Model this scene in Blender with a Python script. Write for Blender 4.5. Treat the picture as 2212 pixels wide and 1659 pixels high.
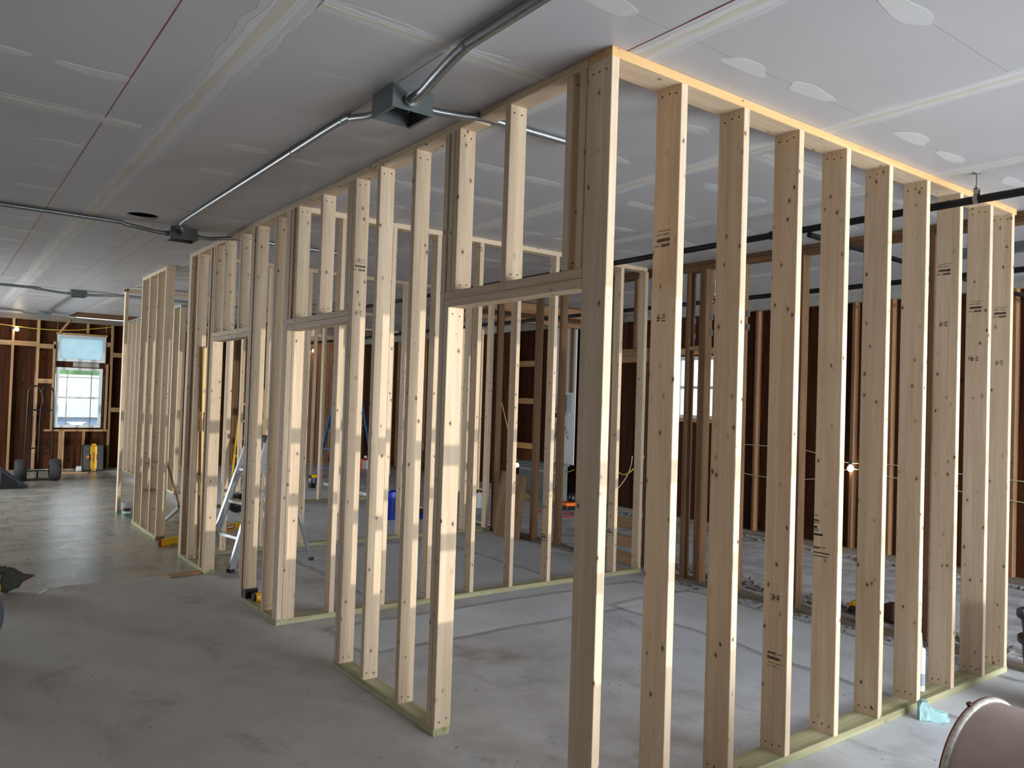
import bpy, bmesh, math, random
from mathutils import Vector, Matrix
random.seed(7)
for o in list(bpy.data.objects): bpy.data.objects.remove(o)
SC = bpy.context.scene
COL = SC.collection
PI = math.pi

# ------------------------------------------------------------------ camera, world, daylight, exposure
FPX = 1693.96
CAM = Vector((-2.012, -2.1527, 1.6379))
YAW, PITCH, ROLL = 0.9342, 0.0214, 0.032
_f = Vector((math.cos(YAW)*math.cos(PITCH), math.sin(YAW)*math.cos(PITCH), math.sin(PITCH)))
_r = Vector((math.sin(YAW), -math.cos(YAW), 0)); _u = _r.cross(_f)
_R = _r*math.cos(ROLL) + _u*math.sin(ROLL); _U = -_r*math.sin(ROLL) + _u*math.cos(ROLL)
cd = bpy.data.cameras.new('camera'); cam = bpy.data.objects.new('camera', cd); COL.objects.link(cam)
cd.sensor_width = 36.0; cd.sensor_fit = 'HORIZONTAL'; cd.lens = FPX/2212*36; cd.clip_end = 500; cd.clip_start = 0.05
m3 = Matrix((_R, _U, -_f)).transposed()
cam.matrix_world = Matrix.Translation(CAM) @ m3.to_4x4()
SC.camera = cam

def at(px, py, axis, val):            # the world point of a photographed point on a known plane
    d = _f + _R*((px-1106)/FPX) - _U*((py-829.5)/FPX)
    i = 'XYZ'.index(axis)
    return CAM + d*((val-CAM[i])/d[i])

w = bpy.data.worlds.new('sky'); SC.world = w; w.use_nodes = True
w.node_tree.nodes['Background'].inputs[0].default_value = (0.82, 0.92, 1.0, 1)
w.node_tree.nodes['Background'].inputs[1].default_value = 2.5

def area(name, loc, rot, sx, sy, power, col=(1, 1, 1), spread=PI):
    l = bpy.data.lights.new(name, 'AREA'); l.shape = 'RECTANGLE'; l.size = sx; l.size_y = sy
    l.energy = power; l.color = col; l.spread = spread
    o = bpy.data.objects.new(name, l); COL.objects.link(o); o.location = loc; o.rotation_euler = rot
    return o
# daylight entering by the wide window, the doorway and the smaller windows behind and beside the photographer
DAY = (0.88, 0.95, 1.0)
area('daylight_wide_window', (2.15, -6.06, 1.41), (PI/2, 0, 0), 2.7, 1.14, 430, DAY)
area('daylight_doorway', (4.95, -6.06, 1.3), (PI/2, 0, 0), 2.5, 2.5, 370, DAY)
area('daylight_left_window_far', (-5.06, 11.5, 1.6), (PI/2, 0, -PI/2), 3.4, 1.4, 400, DAY)
# the low sun thrown back by a distant windscreen outside, in by the wide window
gl = bpy.data.lights.new('sun_glint', 'SPOT'); gl.energy = 21000; gl.spot_size = math.radians(24); gl.spot_blend = 0.1
gl.shadow_soft_size = 0.03; gl.color = (1.0, 0.96, 0.88)
go = bpy.data.objects.new('sun_glint', gl); COL.objects.link(go); go.location = (3.5, -26.0, 1.66)
go.rotation_euler = (PI/2, 0, math.radians(3))

vs = SC.view_settings
vs.view_transform = 'Standard'; vs.look = 'None'; vs.gamma = 1.0; vs.use_curve_mapping = False; vs.exposure = 0.0

# ------------------------------------------------------------------ materials
def srgb(r, g, b):
    def c(v):
        v /= 255.0
        return v/12.92 if v <= 0.04045 else ((v+0.055)/1.055)**2.4
    return (c(r), c(g), c(b), 1)

class NT:
    def __init__(s, name):
        s.m = bpy.data.materials.new(name); s.m.use_nodes = True
        s.t = s.m.node_tree; s.b = s.t.nodes['Principled BSDF']
    def n(s, kind, **kw):
        nd = s.t.nodes.new(kind)
        for k, v in kw.items(): setattr(nd, k, v)
        return nd
    def l(s, a, b): s.t.links.new(a, b)
    def val(s, sock, v):
        if hasattr(v, 'node'): s.l(v, sock)
        else: sock.default_value = v
    def math(s, op, a, b=0.0, c=None, clamp=False):
        nd = s.n('ShaderNodeMath', operation=op, use_clamp=clamp)
        s.val(nd.inputs[0], a); s.val(nd.inputs[1], b)
        if c is not None: s.val(nd.inputs[2], c)
        return nd.outputs[0]
    def vmul(s, vec, sc):
        nd = s.n('ShaderNodeVectorMath', operation='MULTIPLY'); s.l(vec, nd.inputs[0]); nd.inputs[1].default_value = sc
        return nd.outputs[0]
    def noise(s, vec, scale, detail=4, rough=0.55, dist=0.0):
        nd = s.n('ShaderNodeTexNoise'); s.l(vec, nd.inputs['Vector'])
        nd.inputs['Scale'].default_value = scale; nd.inputs['Detail'].default_value = detail
        nd.inputs['Roughness'].default_value = rough; nd.inputs['Distortion'].default_value = dist
        return nd.outputs['Fac']
    def voro(s, vec, scale):
        nd = s.n('ShaderNodeTexVoronoi'); s.l(vec, nd.inputs['Vector']); nd.inputs['Scale'].default_value = scale
        return nd.outputs['Distance']
    def ramp(s, fac, stops):
        nd = s.n('ShaderNodeValToRGB'); s.l(fac, nd.inputs[0]); e = nd.color_ramp.elements
        while len(e) < len(stops): e.new(0.5)
        for el, (p, c) in zip(e, stops):
            el.position = p; el.color = c if len(c) == 4 else (*c, 1)
        return nd.outputs[0]
    def mix(s, fac, a, b, mode='MIX'):
        nd = s.n('ShaderNodeMix', data_type='RGBA', blend_type=mode)
        s.val(nd.inputs[0], fac); s.val(nd.inputs[6], a); s.val(nd.inputs[7], b)
        return nd.outputs[2]
    def sstep(s, x, a, b):
        nd = s.n('ShaderNodeMapRange', interpolation_type='SMOOTHSTEP'); s.val(nd.inputs[0], x)
        nd.inputs[1].default_value = a; nd.inputs[2].default_value = b
        return nd.outputs[0]
    def bump(s, h, strength, dist=0.002):
        nd = s.n('ShaderNodeBump'); s.l(h, nd.inputs['Height']); nd.inputs['Strength'].default_value = strength
        nd.inputs['Distance'].default_value = dist; s.l(nd.outputs[0], s.b.inputs['Normal'])
    def coords(s, rnd=True):
        tc = s.n('ShaderNodeTexCoord')
        if not rnd: return tc.outputs['Object'], None
        oi = s.n('ShaderNodeObjectInfo')
        r = s.math('MULTIPLY', oi.outputs['Random'], 83.0)
        cx = s.n('ShaderNodeCombineXYZ'); s.l(r, cx.inputs[0]); s.l(r, cx.inputs[1]); s.l(r, cx.inputs[2])
        ad = s.n('ShaderNodeVectorMath', operation='ADD'); s.l(tc.outputs['Object'], ad.inputs[0]); s.l(cx.outputs[0], ad.inputs[1])
        return ad.outputs[0], oi.outputs['Random']

def plain(name, col, rough=0.6, metal=0.0, noise=0.0, nscale=30, bump=0.0, emit=None, estr=1.0, coat=0.0):
    k = NT(name); b = k.b
    b.inputs['Roughness'].default_value = rough; b.inputs['Metallic'].default_value = metal
    b.inputs['Base Color'].default_value = col
    if coat: b.inputs['Coat Weight'].default_value = coat
    if noise or bump:
        v, _ = k.coords(False); f = k.noise(v, nscale, 5, 0.6)
        if noise:
            d = tuple(c*(1-noise) for c in col[:3]); u = tuple(min(1, c*(1+noise*0.6)) for c in col[:3])
            k.l(k.ramp(f, [(0.3, d), (0.7, u)]), b.inputs['Base Color'])
        if bump: k.bump(f, bump, 0.003)
    if emit: b.inputs['Emission Color'].default_value = emit; b.inputs['Emission Strength'].default_value = estr
    return k.m

def wood(name, dark, light, knotc, rough=0.62, kscale=16, kr=0.125, stripes=0.5, var=0.16, streak=None, spec=0.3):
    k = NT(name); v, rnd = k.coords(True)
    kd = k.voro(k.vmul(v, (1, 1, 0.62)), kscale)
    # the grain swings round the knots
    sw = k.sstep(kd, 0.0, 0.45)
    cx = k.n('ShaderNodeCombineXYZ'); k.l(k.math('MULTIPLY', sw, 0.012), cx.inputs[0]); k.l(k.math('MULTIPLY', sw, -0.010), cx.inputs[1])
    ad = k.n('ShaderNodeVectorMath', operation='ADD'); k.l(v, ad.inputs[0]); k.l(cx.outputs[0], ad.inputs[1])
    g1 = k.noise(k.vmul(ad.outputs[0], (1, 1, 0.035)), 62, 3, 0.6, 0.4)
    g2 = k.noise(k.vmul(ad.outputs[0], (1, 1, 0.05)), 14, 2, 0.5, 0.8)
    blot = k.noise(v, 3.0, 2, 0.5)
    g = k.math('ADD', k.math('MULTIPLY', g1, stripes), k.math('MULTIPLY', g2, 1-stripes))
    c = k.ramp(g, [(0.30, dark), (0.66, light)])
    c = k.mix(k.math('MULTIPLY', k.sstep(blot, 0.52, 0.75), 0.22), c, dark)
    if streak is not None:
        s3 = k.noise(k.vmul(v, (1, 1, 0.10)), 9, 3, 0.6)
        c = k.mix(k.math('MULTIPLY', k.sstep(s3, 0.60, 0.72), 0.55), c, streak)
    ring = k.math('SUBTRACT', k.sstep(kd, 0.0, kr*2.1), 0.0)
    c = k.mix(k.math('MULTIPLY', k.math('SUBTRACT', 1.0, ring), 0.55), c, tuple(a*0.5+b*0.5 for a, b in zip(dark, knotc)))
    core = k.math('SUBTRACT', 1.0, k.sstep(kd, kr*0.45, kr))
    c = k.mix(k.math('MULTIPLY', core, 0.9), c, knotc)
    br = k.math('ADD', 1.0-var/2, k.math('MULTIPLY', rnd, var))
    mu = k.n('ShaderNodeHueSaturation'); k.l(c, mu.inputs['Color']); k.l(br, mu.inputs['Value'])
    k.l(mu.outputs[0], k.b.inputs['Base Color'])
    k.b.inputs['Roughness'].default_value = rough
    k.b.inputs['Specular IOR Level'].default_value = spec
    k.bump(g1, 0.25, 0.0008)
    return k.m

M = {}
M['pine'] = wood('new_pine', srgb(192, 166, 136), srgb(222, 200, 172), srgb(74, 46, 28))
M['pine_edge'] = wood('resinous_pine', srgb(190, 146, 94), srgb(214, 174, 122), srgb(96, 56, 26), kr=0.07)
M['treated'] = wood('treated_green_pine', srgb(122, 116, 80), srgb(196, 190, 152), srgb(72, 62, 40), kr=0.07, stripes=0.15)
M['old'] = wood('old_amber_lumber', srgb(92, 66, 44), srgb(134, 100, 70), srgb(42, 24, 12), kr=0.08)
M['oldpale'] = wood('old_pale_lumber', srgb(140, 106, 72), srgb(180, 144, 102), srgb(60, 36, 20), kr=0.08)
M['dirtyold'] = wood('dusty_old_sill', srgb(96, 84, 72), srgb(142, 130, 116), srgb(50, 42, 36), kr=0.05)
M['ply'] = wood('dark_plywood', srgb(38, 20, 10), srgb(78, 45, 25), srgb(14, 8, 4), rough=0.75, spec=0.08, kscale=4, kr=0.08, stripes=0.35)
M['ply_bulb_lit'] = wood('bulb_lit_plywood', srgb(92, 60, 32), srgb(128, 88, 50), srgb(40, 20, 8), rough=0.5, kscale=5, kr=0.07)  # plywood with the bulb's golden light put into its colour
M['ply_new'] = wood('plywood_offcut', srgb(126, 96, 66), srgb(158, 124, 90), srgb(92, 58, 34), kscale=3, kr=0.05)
M['galv'] = plain('galvanised_steel', srgb(150, 154, 156), 0.34, 0.85, 0.25, 60)
M['box'] = plain('grey_box_paint', srgb(104, 112, 112), 0.42, 0.3, 0.06, 14)
M['boxin'] = plain('box_inside', srgb(58, 62, 62), 0.6, 0.2)
M['blackpipe'] = plain('black_iron_pipe', srgb(26, 27, 29), 0.45, 0.5, 0.2, 30)
M['black'] = plain('black_paint', srgb(16, 17, 20), 0.4)
M['rubber'] = plain('tyre_rubber', srgb(44, 43, 40), 0.8, 0, 0.15, 80, 0.2)
M['dark'] = plain('dark_plastic', srgb(28, 30, 33), 0.5)
M['yellow'] = plain('yellow_paint', srgb(214, 168, 22), 0.38)
M['toolyellow'] = plain('tool_yellow', srgb(232, 172, 20), 0.42)
M['red'] = plain('red_plastic', srgb(150, 26, 24), 0.45)
M['white'] = plain('white_paint', srgb(214, 214, 210), 0.5)
M['vinyl'] = plain('window_vinyl', srgb(196, 200, 200), 0.45)
M['alu'] = plain('aluminium', srgb(176, 180, 184), 0.32, 0.8, 0.12, 40)
M['ladblue'] = plain('blue_fibreglass', srgb(40, 84, 132), 0.5)
M['bucketblue'] = plain('blue_bucket_plastic', srgb(14, 52, 176), 0.35)
M['binblue'] = plain('bin_plastic', srgb(46, 52, 64), 0.42, 0, 0.15, 12)
M['binin'] = plain('bin_inside_blue', srgb(62, 88, 140), 0.5, 0, 0.2, 20)
M['foam'] = plain('aqua_foam', srgb(172, 210, 212), 0.85, 0, 0.12, 60, 0.5)
M['drum'] = plain('dusty_pink_steel', srgb(176, 158, 152), 0.45, 0.1, 0.12, 5)
M['rim'] = plain('worn_rim_paint', srgb(188, 180, 170), 0.5, 0.2, 0.35, 60)
M['rimred'] = plain('red_rim_edge', srgb(120, 46, 42), 0.5)
M['paper'] = plain('paper_white', srgb(220, 220, 216), 0.7)
M['ink'] = plain('stamp_ink', srgb(44, 38, 34), 0.8)
M['screw'] = plain('dark_screw', srgb(52, 44, 38), 0.4, 0.6)
M['cordy'] = plain('yellow_cord', srgb(206, 170, 70), 0.5)
M['cordw'] = plain('pale_cord', srgb(196, 186, 160), 0.5)
M['cordr'] = plain('red_cord', srgb(140, 24, 34), 0.5)
M['cordb'] = plain('black_cable', srgb(18, 18, 20), 0.5)
M['bulb'] = plain('lit_bulb', (1, 1, 1, 1), 0.3, emit=(1.0, 0.90, 0.72, 1), estr=30)
M['chalk_red'] = plain('red_chalk', srgb(150, 70, 72), 0.9)
M['pencil'] = plain('pencil_line', srgb(120, 116, 118), 0.9)
M['mud'] = plain('joint_compound', srgb(203, 202, 202), 0.75, 0, 0.04, 9)
M['mudthin'] = plain('feathered_joint_compound', srgb(194, 193, 195), 0.75, 0, 0.04, 7)
M['tape'] = plain('paper_joint_tape', srgb(200, 193, 180), 0.8, 0, 0.07, 4)
M['plaster'] = plain('white_wallboard', srgb(206, 208, 210), 0.7, 0, 0.06, 2)
M['trimwhite'] = plain('dusty_white_board', srgb(150, 148, 142), 0.7, 0, 0.2, 6)
M['cabinet'] = plain('grey_green_metal', srgb(104, 116, 112), 0.45, 0.1, 0.15, 3)
M['rubble'] = plain('broken_concrete', srgb(120, 114, 106), 0.95, 0, 0.45, 30, 0.6)
M['burlap'] = plain('brown_bag_cloth', srgb(74, 56, 44), 0.9, 0, 0.2, 30)
M['glove'] = plain('olive_work_cloth', srgb(64, 66, 54), 0.9, 0, 0.25, 25)
M['rust'] = plain('rusty_steel', srgb(86, 62, 54), 0.6, 0.4, 0.3, 40)
M['insul'] = plain('yellow_insulation', srgb(168, 146, 84), 0.95, 0, 0.3, 30)
M['cavity'] = plain('dark_cavity_wood', srgb(48, 30, 22), 0.9, 0, 0.2, 6)
M['leaf'] = plain('tree_green', srgb(110, 150, 100), 0.9, 0, 0.4, 2)
M['asphalt'] = plain('pale_gravel', srgb(206, 206, 200), 0.9, 0, 0.1, 3)
M['label'] = plain('printed_label_green', srgb(40, 140, 70), 0.6)
M['orange'] = plain('signal_orange', srgb(226, 110, 20), 0.5)
M['haze'] = plain('flare_paled_grey', srgb(132, 148, 172), 0.6)  # dark trailer parts with window flare and haze painted into the colour
M['greyplastic'] = plain('grey_plastic', srgb(150, 154, 160), 0.5)

def glass_mat():
    k = NT('window_glass'); nt = k.t; out = nt.nodes['Material Output']
    tr = k.n('ShaderNodeBsdfTransparent'); gs = k.n('ShaderNodeBsdfGlossy'); gs.inputs['Roughness'].default_value = 0.02
    fr = k.n('ShaderNodeFresnel'); fr.inputs[0].default_value = 1.45
    mx = k.n('ShaderNodeMixShader'); k.l(fr.outputs[0], mx.inputs[0]); k.l(tr.outputs[0], mx.inputs[1]); k.l(gs.outputs[0], mx.inputs[2])
    k.l(mx.outputs[0], out.inputs[0]); return k.m
M['glass'] = glass_mat()
def film_mat():
    k = NT('cloudy_window_film'); out = k.t.nodes['Material Output']
    v, _ = k.coords(False); f = k.noise(v, 5, 4, 0.6)
    tl = k.n('ShaderNodeBsdfTranslucent'); k.l(k.ramp(f, [(0.3, (0.7, 0.84, 0.9)), (0.7, (0.85, 0.96, 0.98))]), tl.inputs[0])
    tr = k.n('ShaderNodeBsdfTransparent'); tr.inputs[0].default_value = (0.36, 0.42, 0.44, 1); mx = k.n('ShaderNodeMixShader'); mx.inputs[0].default_value = 0.55
    k.l(tr.outputs[0], mx.inputs[1]); k.l(tl.outputs[0], mx.inputs[2]); k.l(mx.outputs[0], out.inputs[0]); return k.m
M['film'] = film_mat()
def tub_mat():
    k = NT('clear_tub_plastic'); out = k.t.nodes['Material Output']
    df = k.n('ShaderNodeBsdfDiffuse'); df.inputs[0].default_value = srgb(190, 200, 204)
    tr = k.n('ShaderNodeBsdfTransparent'); mx = k.n('ShaderNodeMixShader'); mx.inputs[0].default_value = 0.4
    k.l(tr.outputs[0], mx.inputs[1]); k.l(df.outputs[0], mx.inputs[2]); k.l(mx.outputs[0], out.inputs[0]); return k.m
M['tub'] = tub_mat()

def ceiling_mat():
    k = NT('drywall_paper'); v, _ = k.coords(False)
    n1 = k.noise(v, 0.7, 3, 0.5); n2 = k.noise(v, 220, 2, 0.5)
    c = k.ramp(n1, [(0.3, srgb(180, 179, 182)), (0.7, srgb(194, 193, 196))])
    k.l(k.mix(k.math('MULTIPLY', n2, 0.12), c, srgb(164, 163, 166)), k.b.inputs['Base Color'])
    k.b.inputs['IOR'].default_value = 1.5
    k.b.inputs['Roughness'].default_value = 0.45; k.b.inputs['Specular IOR Level'].default_value = 0.5
    k.bump(n2, 0.08, 0.0008); return k.m
M['ceil'] = ceiling_mat()

def floor_mat():
    k = NT('concrete_slab'); v, _ = k.coords(False)
    sp = k.n('ShaderNodeSeparateXYZ'); k.l(v, sp.inputs[0]); X, Y = sp.outputs[0], sp.outputs[1]
    wob = k.math('MULTIPLY', k.math('SUBTRACT', k.noise(v, 2.2, 5, 0.6), 0.5), 0.22)
    Xw = k.math('ADD', X, wob); Yw = k.math('ADD', Y, k.math('MULTIPLY', wob, 0.6))
    big = k.noise(v, 0.9, 6, 0.62); mid = k.noise(v, 4.5, 6, 0.65); fine = k.noise(v, 70, 4, 0.6)
    c = k.ramp(k.math('ADD', k.math('MULTIPLY', big, 0.55), k.math('MULTIPLY', mid, 0.45)),
               [(0.30, srgb(160, 158, 156)), (0.50, srgb(196, 195, 194)), (0.70, srgb(216, 216, 216))])
    # brown dust over the bay by the doorways
    br = k.math('MULTIPLY', k.sstep(Xw, 0.4, -0.5), k.sstep(Yw, 5.6, 5.0))
    c = k.mix(k.math('MULTIPLY', br, 0.6), c, srgb(166, 158, 146))
    stain = k.sstep(k.noise(v, 1.6, 6, 0.7, 0.3), 0.56, 0.66)
    c = k.mix(k.math('MULTIPLY', stain, 0.45), c, srgb(126, 116, 106))
    c = k.mix(k.math('MULTIPLY', k.sstep(Xw, 0.9, 2.2), 0.45), c, srgb(196, 206, 220))  # cool daylight painted in: the slab turns bluer towards the right
    long_streaks = k.sstep(k.noise(k.vmul(v, (1.0, 0.35, 1)), 3.2, 5, 0.65, 0.5), 0.55, 0.70)  # darker noise streaks drawn out along Y
    c = k.mix(k.math('MULTIPLY', long_streaks, 0.38), c, srgb(128, 122, 116))
    def rect(x0, x1, y0, y1, s=0.02):
        a = k.math('MULTIPLY', k.sstep(Xw, x0-s, x0+s), k.sstep(Xw, x1+s, x1-s))
        b = k.math('MULTIPLY', k.sstep(Yw, y0-s, y0+s), k.sstep(Yw, y1+s, y1-s))
        return k.math('MULTIPLY', a, b)
    smooth = k.noise(v, 1.3, 3, 0.5)
    def patch(c, x0, x1, y0, y1, a, b, amt):
        r = rect(x0, x1, y0, y1)
        edge = k.math('SUBTRACT', rect(x0-0.05, x1+0.05, y0-0.05, y1+0.05, 0.03), rect(x0+0.01, x1-0.01, y0+0.01, y1-0.01, 0.015), clamp=True)
        c = k.mix(k.math('MULTIPLY', edge, k.math('MULTIPLY', mid, 0.9)), c, srgb(84, 78, 72))
        return k.mix(k.math('MULTIPLY', r, amt), c, k.ramp(smooth, [(0.3, a), (0.7, b)]))
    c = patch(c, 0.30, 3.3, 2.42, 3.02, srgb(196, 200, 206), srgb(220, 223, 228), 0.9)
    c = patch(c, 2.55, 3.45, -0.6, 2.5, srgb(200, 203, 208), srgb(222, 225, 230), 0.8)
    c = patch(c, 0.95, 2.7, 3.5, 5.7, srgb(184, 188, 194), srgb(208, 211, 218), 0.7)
    # worn sheet-tile bay beyond the third doorway
    tile = k.math('MULTIPLY', k.sstep(Yw, 5.19, 5.22), k.sstep(Xw, 0.95, 0.7))
    bk = k.n('ShaderNodeTexBrick'); k.l(k.vmul(v, (1, 1, 1)), bk.inputs['Vector']); bk.inputs['Scale'].default_value = 1.0
    bk.inputs['Brick Width'].default_value = 0.61; bk.inputs['Row Height'].default_value = 0.305; bk.inputs['Mortar Size'].default_value = 0.004
    bk.inputs['Color1'].default_value = srgb(158, 154, 142); bk.inputs['Color2'].default_value = srgb(122, 124, 118); bk.inputs['Mortar'].default_value = srgb(104, 100, 92)
    tc = k.mix(k.math('MULTIPLY', k.sstep(mid, 0.40, 0.66), 0.6), bk.outputs['Color'], srgb(166, 158, 146))
    tc = k.mix(k.math('MULTIPLY', stain, 0.22), tc, srgb(140, 124, 106))
    c = k.mix(tile, c, tc)
    # pale dusted floor along the outer wall
    far = k.sstep(Xw, 3.72, 3.86)
    c = k.mix(k.math('MULTIPLY', far, 0.75), c, k.ramp(mid, [(0.34, srgb(128, 126, 124)), (0.6, srgb(196, 197, 200))]))
    c = k.mix(k.math('MULTIPLY', k.sstep(fine, 0.62, 0.72), 0.18), c, srgb(210, 206, 200))
    c = k.mix(k.math('MULTIPLY', k.sstep(fine, 0.36, 0.28), 0.25), c, srgb(70, 66, 62))
    k.l(c, k.b.inputs['Base Color'])
    r = k.math('SUBTRACT', k.math('ADD', 0.5, k.math('MULTIPLY', mid, 0.3)), k.math('MULTIPLY', tile, 0.36))
    k.l(r, k.b.inputs['Roughness'])
    hb = k.math('ADD', k.math('MULTIPLY', mid, 0.7), k.math('MULTIPLY', fine, 0.3))
    k.bump(hb, 0.4, 0.006); return k.m
M['floor'] = floor_mat()

# ------------------------------------------------------------------ builders
def link(name, mesh, mat, parent=None, loc=(0, 0, 0)):
    o = bpy.data.objects.new(name, mesh); COL.objects.link(o)
    o.location = loc
    if parent is not None: o.parent = parent
    if mat is not None and not mesh.materials: mesh.materials.append(mat)
    return o
def tag(o, label=None, cat=None, group=None, kind=None):
    if label: o['label'] = label
    if cat: o['category'] = cat
    if group: o['group'] = group
    if kind: o['kind'] = kind
    return o
def thing(name, label, cat, loc=(0, 0, 0), rot=(0, 0, 0), group=None):
    o = bpy.data.objects.new(name, None); COL.objects.link(o); o.location = loc; o.rotation_euler = rot
    o.empty_display_size = 0.05
    return tag(o, label, cat, group)

class MB:
    """collects shapes in one bmesh and links them as one mesh object"""
    def __init__(s): s.bm = bmesh.new()
    def box(s, x0, x1, y0, y1, z0, z1, mat4=None):
        vs_ = [s.bm.verts.new(Vector(p) if mat4 is None else mat4 @ Vector(p)) for p in
              [(x0,y0,z0),(x1,y0,z0),(x1,y1,z0),(x0,y1,z0),(x0,y0,z1),(x1,y0,z1),(x1,y1,z1),(x0,y1,z1)]]
        for f in [(0,3,2,1),(4,5,6,7),(0,1,5,4),(1,2,6,5),(2,3,7,6),(3,0,4,7)]: s.bm.faces.new([vs_[i] for i in f])
        return s
    def prism(s, poly, a, b, axis='Z'):       # poly in the two other axes, extruded a..b
        def p(u, v, t): return {'Z': (u, v, t), 'Y': (u, t, v), 'X': (t, u, v)}[axis]
        lo = [s.bm.verts.new(p(u, v, a)) for u, v in poly]; hi = [s.bm.verts.new(p(u, v, b)) for u, v in poly]
        n = len(poly)
        s.bm.faces.new(lo[::-1]); s.bm.faces.new(hi)
        for i in range(n): s.bm.faces.new([lo[i], lo[(i+1) % n], hi[(i+1) % n], hi[i]])
        return s
    def tube(s, pts, r, seg=10, caps=True, radii=None):
        pts = [Vector(p) for p in pts]; n = len(pts); rings = []
        t0 = (pts[1]-pts[0]).normalized(); ref = Vector((0, 0, 1)) if abs(t0.z) < 0.9 else Vector((1, 0, 0))
        nx = t0.cross(ref).normalized()
        for i, p in enumerate(pts):
            t = ((pts[min(i+1, n-1)]-p).normalized() + (p-pts[max(i-1, 0)]).normalized()).normalized() if 0 < i < n-1 else \
                ((pts[1]-pts[0]) if i == 0 else (pts[-1]-pts[-2])).normalized()
            nx = (nx - t*nx.dot(t)).normalized(); ny = t.cross(nx)
            rr = radii[i] if radii else r
            rings.append([s.bm.verts.new(p + nx*rr*math.cos(2*PI*k/seg) + ny*rr*math.sin(2*PI*k/seg)) for k in range(seg)])
        for a, b in zip(rings, rings[1:]):
            for k in range(seg): s.bm.faces.new([a[k], a[(k+1) % seg], b[(k+1) % seg], b[k]])
        if caps: s.bm.faces.new(rings[0][::-1]); s.bm.faces.new(rings[-1])
        return s
    def lathe(s, prof, seg=28, center=(0, 0, 0), axis='Z', closed=False):   # prof: (radius, height)
        c = Vector(center); rings = []
        for r, h in prof:
            ring = []
            for k in range(seg):
                a = 2*PI*k/seg; u, v = r*math.cos(a), r*math.sin(a)
                ring.append(s.bm.verts.new(c + Vector({'Z': (u, v, h), 'X': (h, u, v), 'Y': (v, h, u)}[axis])))
            rings.append(ring)
        pr = list(zip(rings, rings[1:])) + ([(rings[-1], rings[0])] if closed else [])
        for a, b in pr:
            for k in range(seg): s.bm.faces.new([a[k], a[(k+1) % seg], b[(k+1) % seg], b[k]])
        if not closed:
            if prof[0][0] > 1e-4: s.bm.faces.new(rings[0][::-1])
            if prof[-1][0] > 1e-4: s.bm.faces.new(rings[-1])
        return s
    def blob(s, c, rx, ry, rz, jit=0.0, sub=2):
        r = bmesh.ops.create_icosphere(s.bm, subdivisions=sub, radius=1)
        for v in r['verts']:
            k = 1 + random.uniform(-jit, jit)
            v.co = Vector(c) + Vector((v.co.x*rx*k, v.co.y*ry*k, v.co.z*rz*k))
        return s
    def mesh(s, name, smooth=None, bevel=0.0, seg=2):
        if bevel: bmesh.ops.bevel(s.bm, geom=list(s.bm.edges), offset=bevel, segments=seg, affect='EDGES', profile=0.6)
        bmesh.ops.recalc_face_normals(s.bm, faces=list(s.bm.faces))
        me = bpy.data.meshes.new(name); s.bm.to_mesh(me); s.bm.free()
        if smooth:
            for p in me.polygons: p.use_smooth = True
            me.set_sharp_from_angle(angle=math.radians(smooth))
        return me
    def build(s, name, mat, parent=None, loc=(0, 0, 0), smooth=None, bevel=0.0, seg=2):
        return link(name, s.mesh(name, smooth, bevel, seg), mat, parent, loc)

_lum = {}
ROT = {'Z': (0, 0, 0), 'X': Matrix(((0,0,1),(1,0,0),(0,1,0))).to_euler(), 'Y': Matrix(((0,1,0),(0,0,1),(1,0,0))).to_euler()}
def lumber(name, x0, x1, y0, y1, z0, z1, mat, parent=None, bev=0.004, axis=None):
    """one board with eased long edges; its grain runs along its own z"""
    d = {'X': x1-x0, 'Y': y1-y0, 'Z': z1-z0}
    if axis is None: axis = max(d, key=d.get)
    a, b, L = {'Z': (d['X'], d['Y'], d['Z']), 'X': (d['Y'], d['Z'], d['X']), 'Y': (d['Z'], d['X'], d['Y'])}[axis]
    key = (round(a, 4), round(b, 4), round(L, 4), bev, mat.name)
    if key not in _lum:
        m = MB(); m.box(-a/2, a/2, -b/2, b/2, -L/2, L/2)
        if bev:
            es = [e for e in m.bm.edges if abs((e.verts[0].co-e.verts[1].co).normalized().z) > 0.9]
            bmesh.ops.bevel(m.bm, geom=es, offset=bev, segments=2, affect='EDGES', profile=0.5)
        bmesh.ops.recalc_face_normals(m.bm, faces=list(m.bm.faces))
        me = bpy.data.meshes.new(name); m.bm.to_mesh(me); m.bm.free(); me.materials.append(mat)
        _lum[key] = me
    o = bpy.data.objects.new(name, _lum[key]); COL.objects.link(o)
    c = Vector(((x0+x1)/2, (y0+y1)/2, (z0+z1)/2))
    if parent is not None: o.parent = parent; c = c - parent.location
    o.location = c; o.rotation_euler = ROT[axis]
    return o
def boxpart(name, x0, x1, y0, y1, z0, z1, mat, parent=None, bevel=0.0):
    c = ((x0+x1)/2, (y0+y1)/2, z0); pl = parent.location if parent is not None else Vector()
    return MB().box(x0-c[0], x1-c[0], y0-c[1], y1-c[1], 0, z1-z0).build(name, mat, parent, Vector(c)-pl, bevel=bevel)
def textmesh(body, size, bold=0.0):
    c = bpy.data.curves.new('lettering', 'FONT'); c.body = body; c.size = size; c.align_x = 'CENTER'; c.align_y = 'CENTER'
    c.offset = bold; c.extrude = 0.0003
    o = bpy.data.objects.new('tmp', c); COL.objects.link(o)
    dg = bpy.context.evaluated_depsgraph_get(); me = bpy.data.meshes.new_from_object(o.evaluated_get(dg))
    bpy.data.objects.remove(o); return me

H = 2.991; T = 0.0395; D4 = 0.0922; D6 = 0.1363

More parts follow.
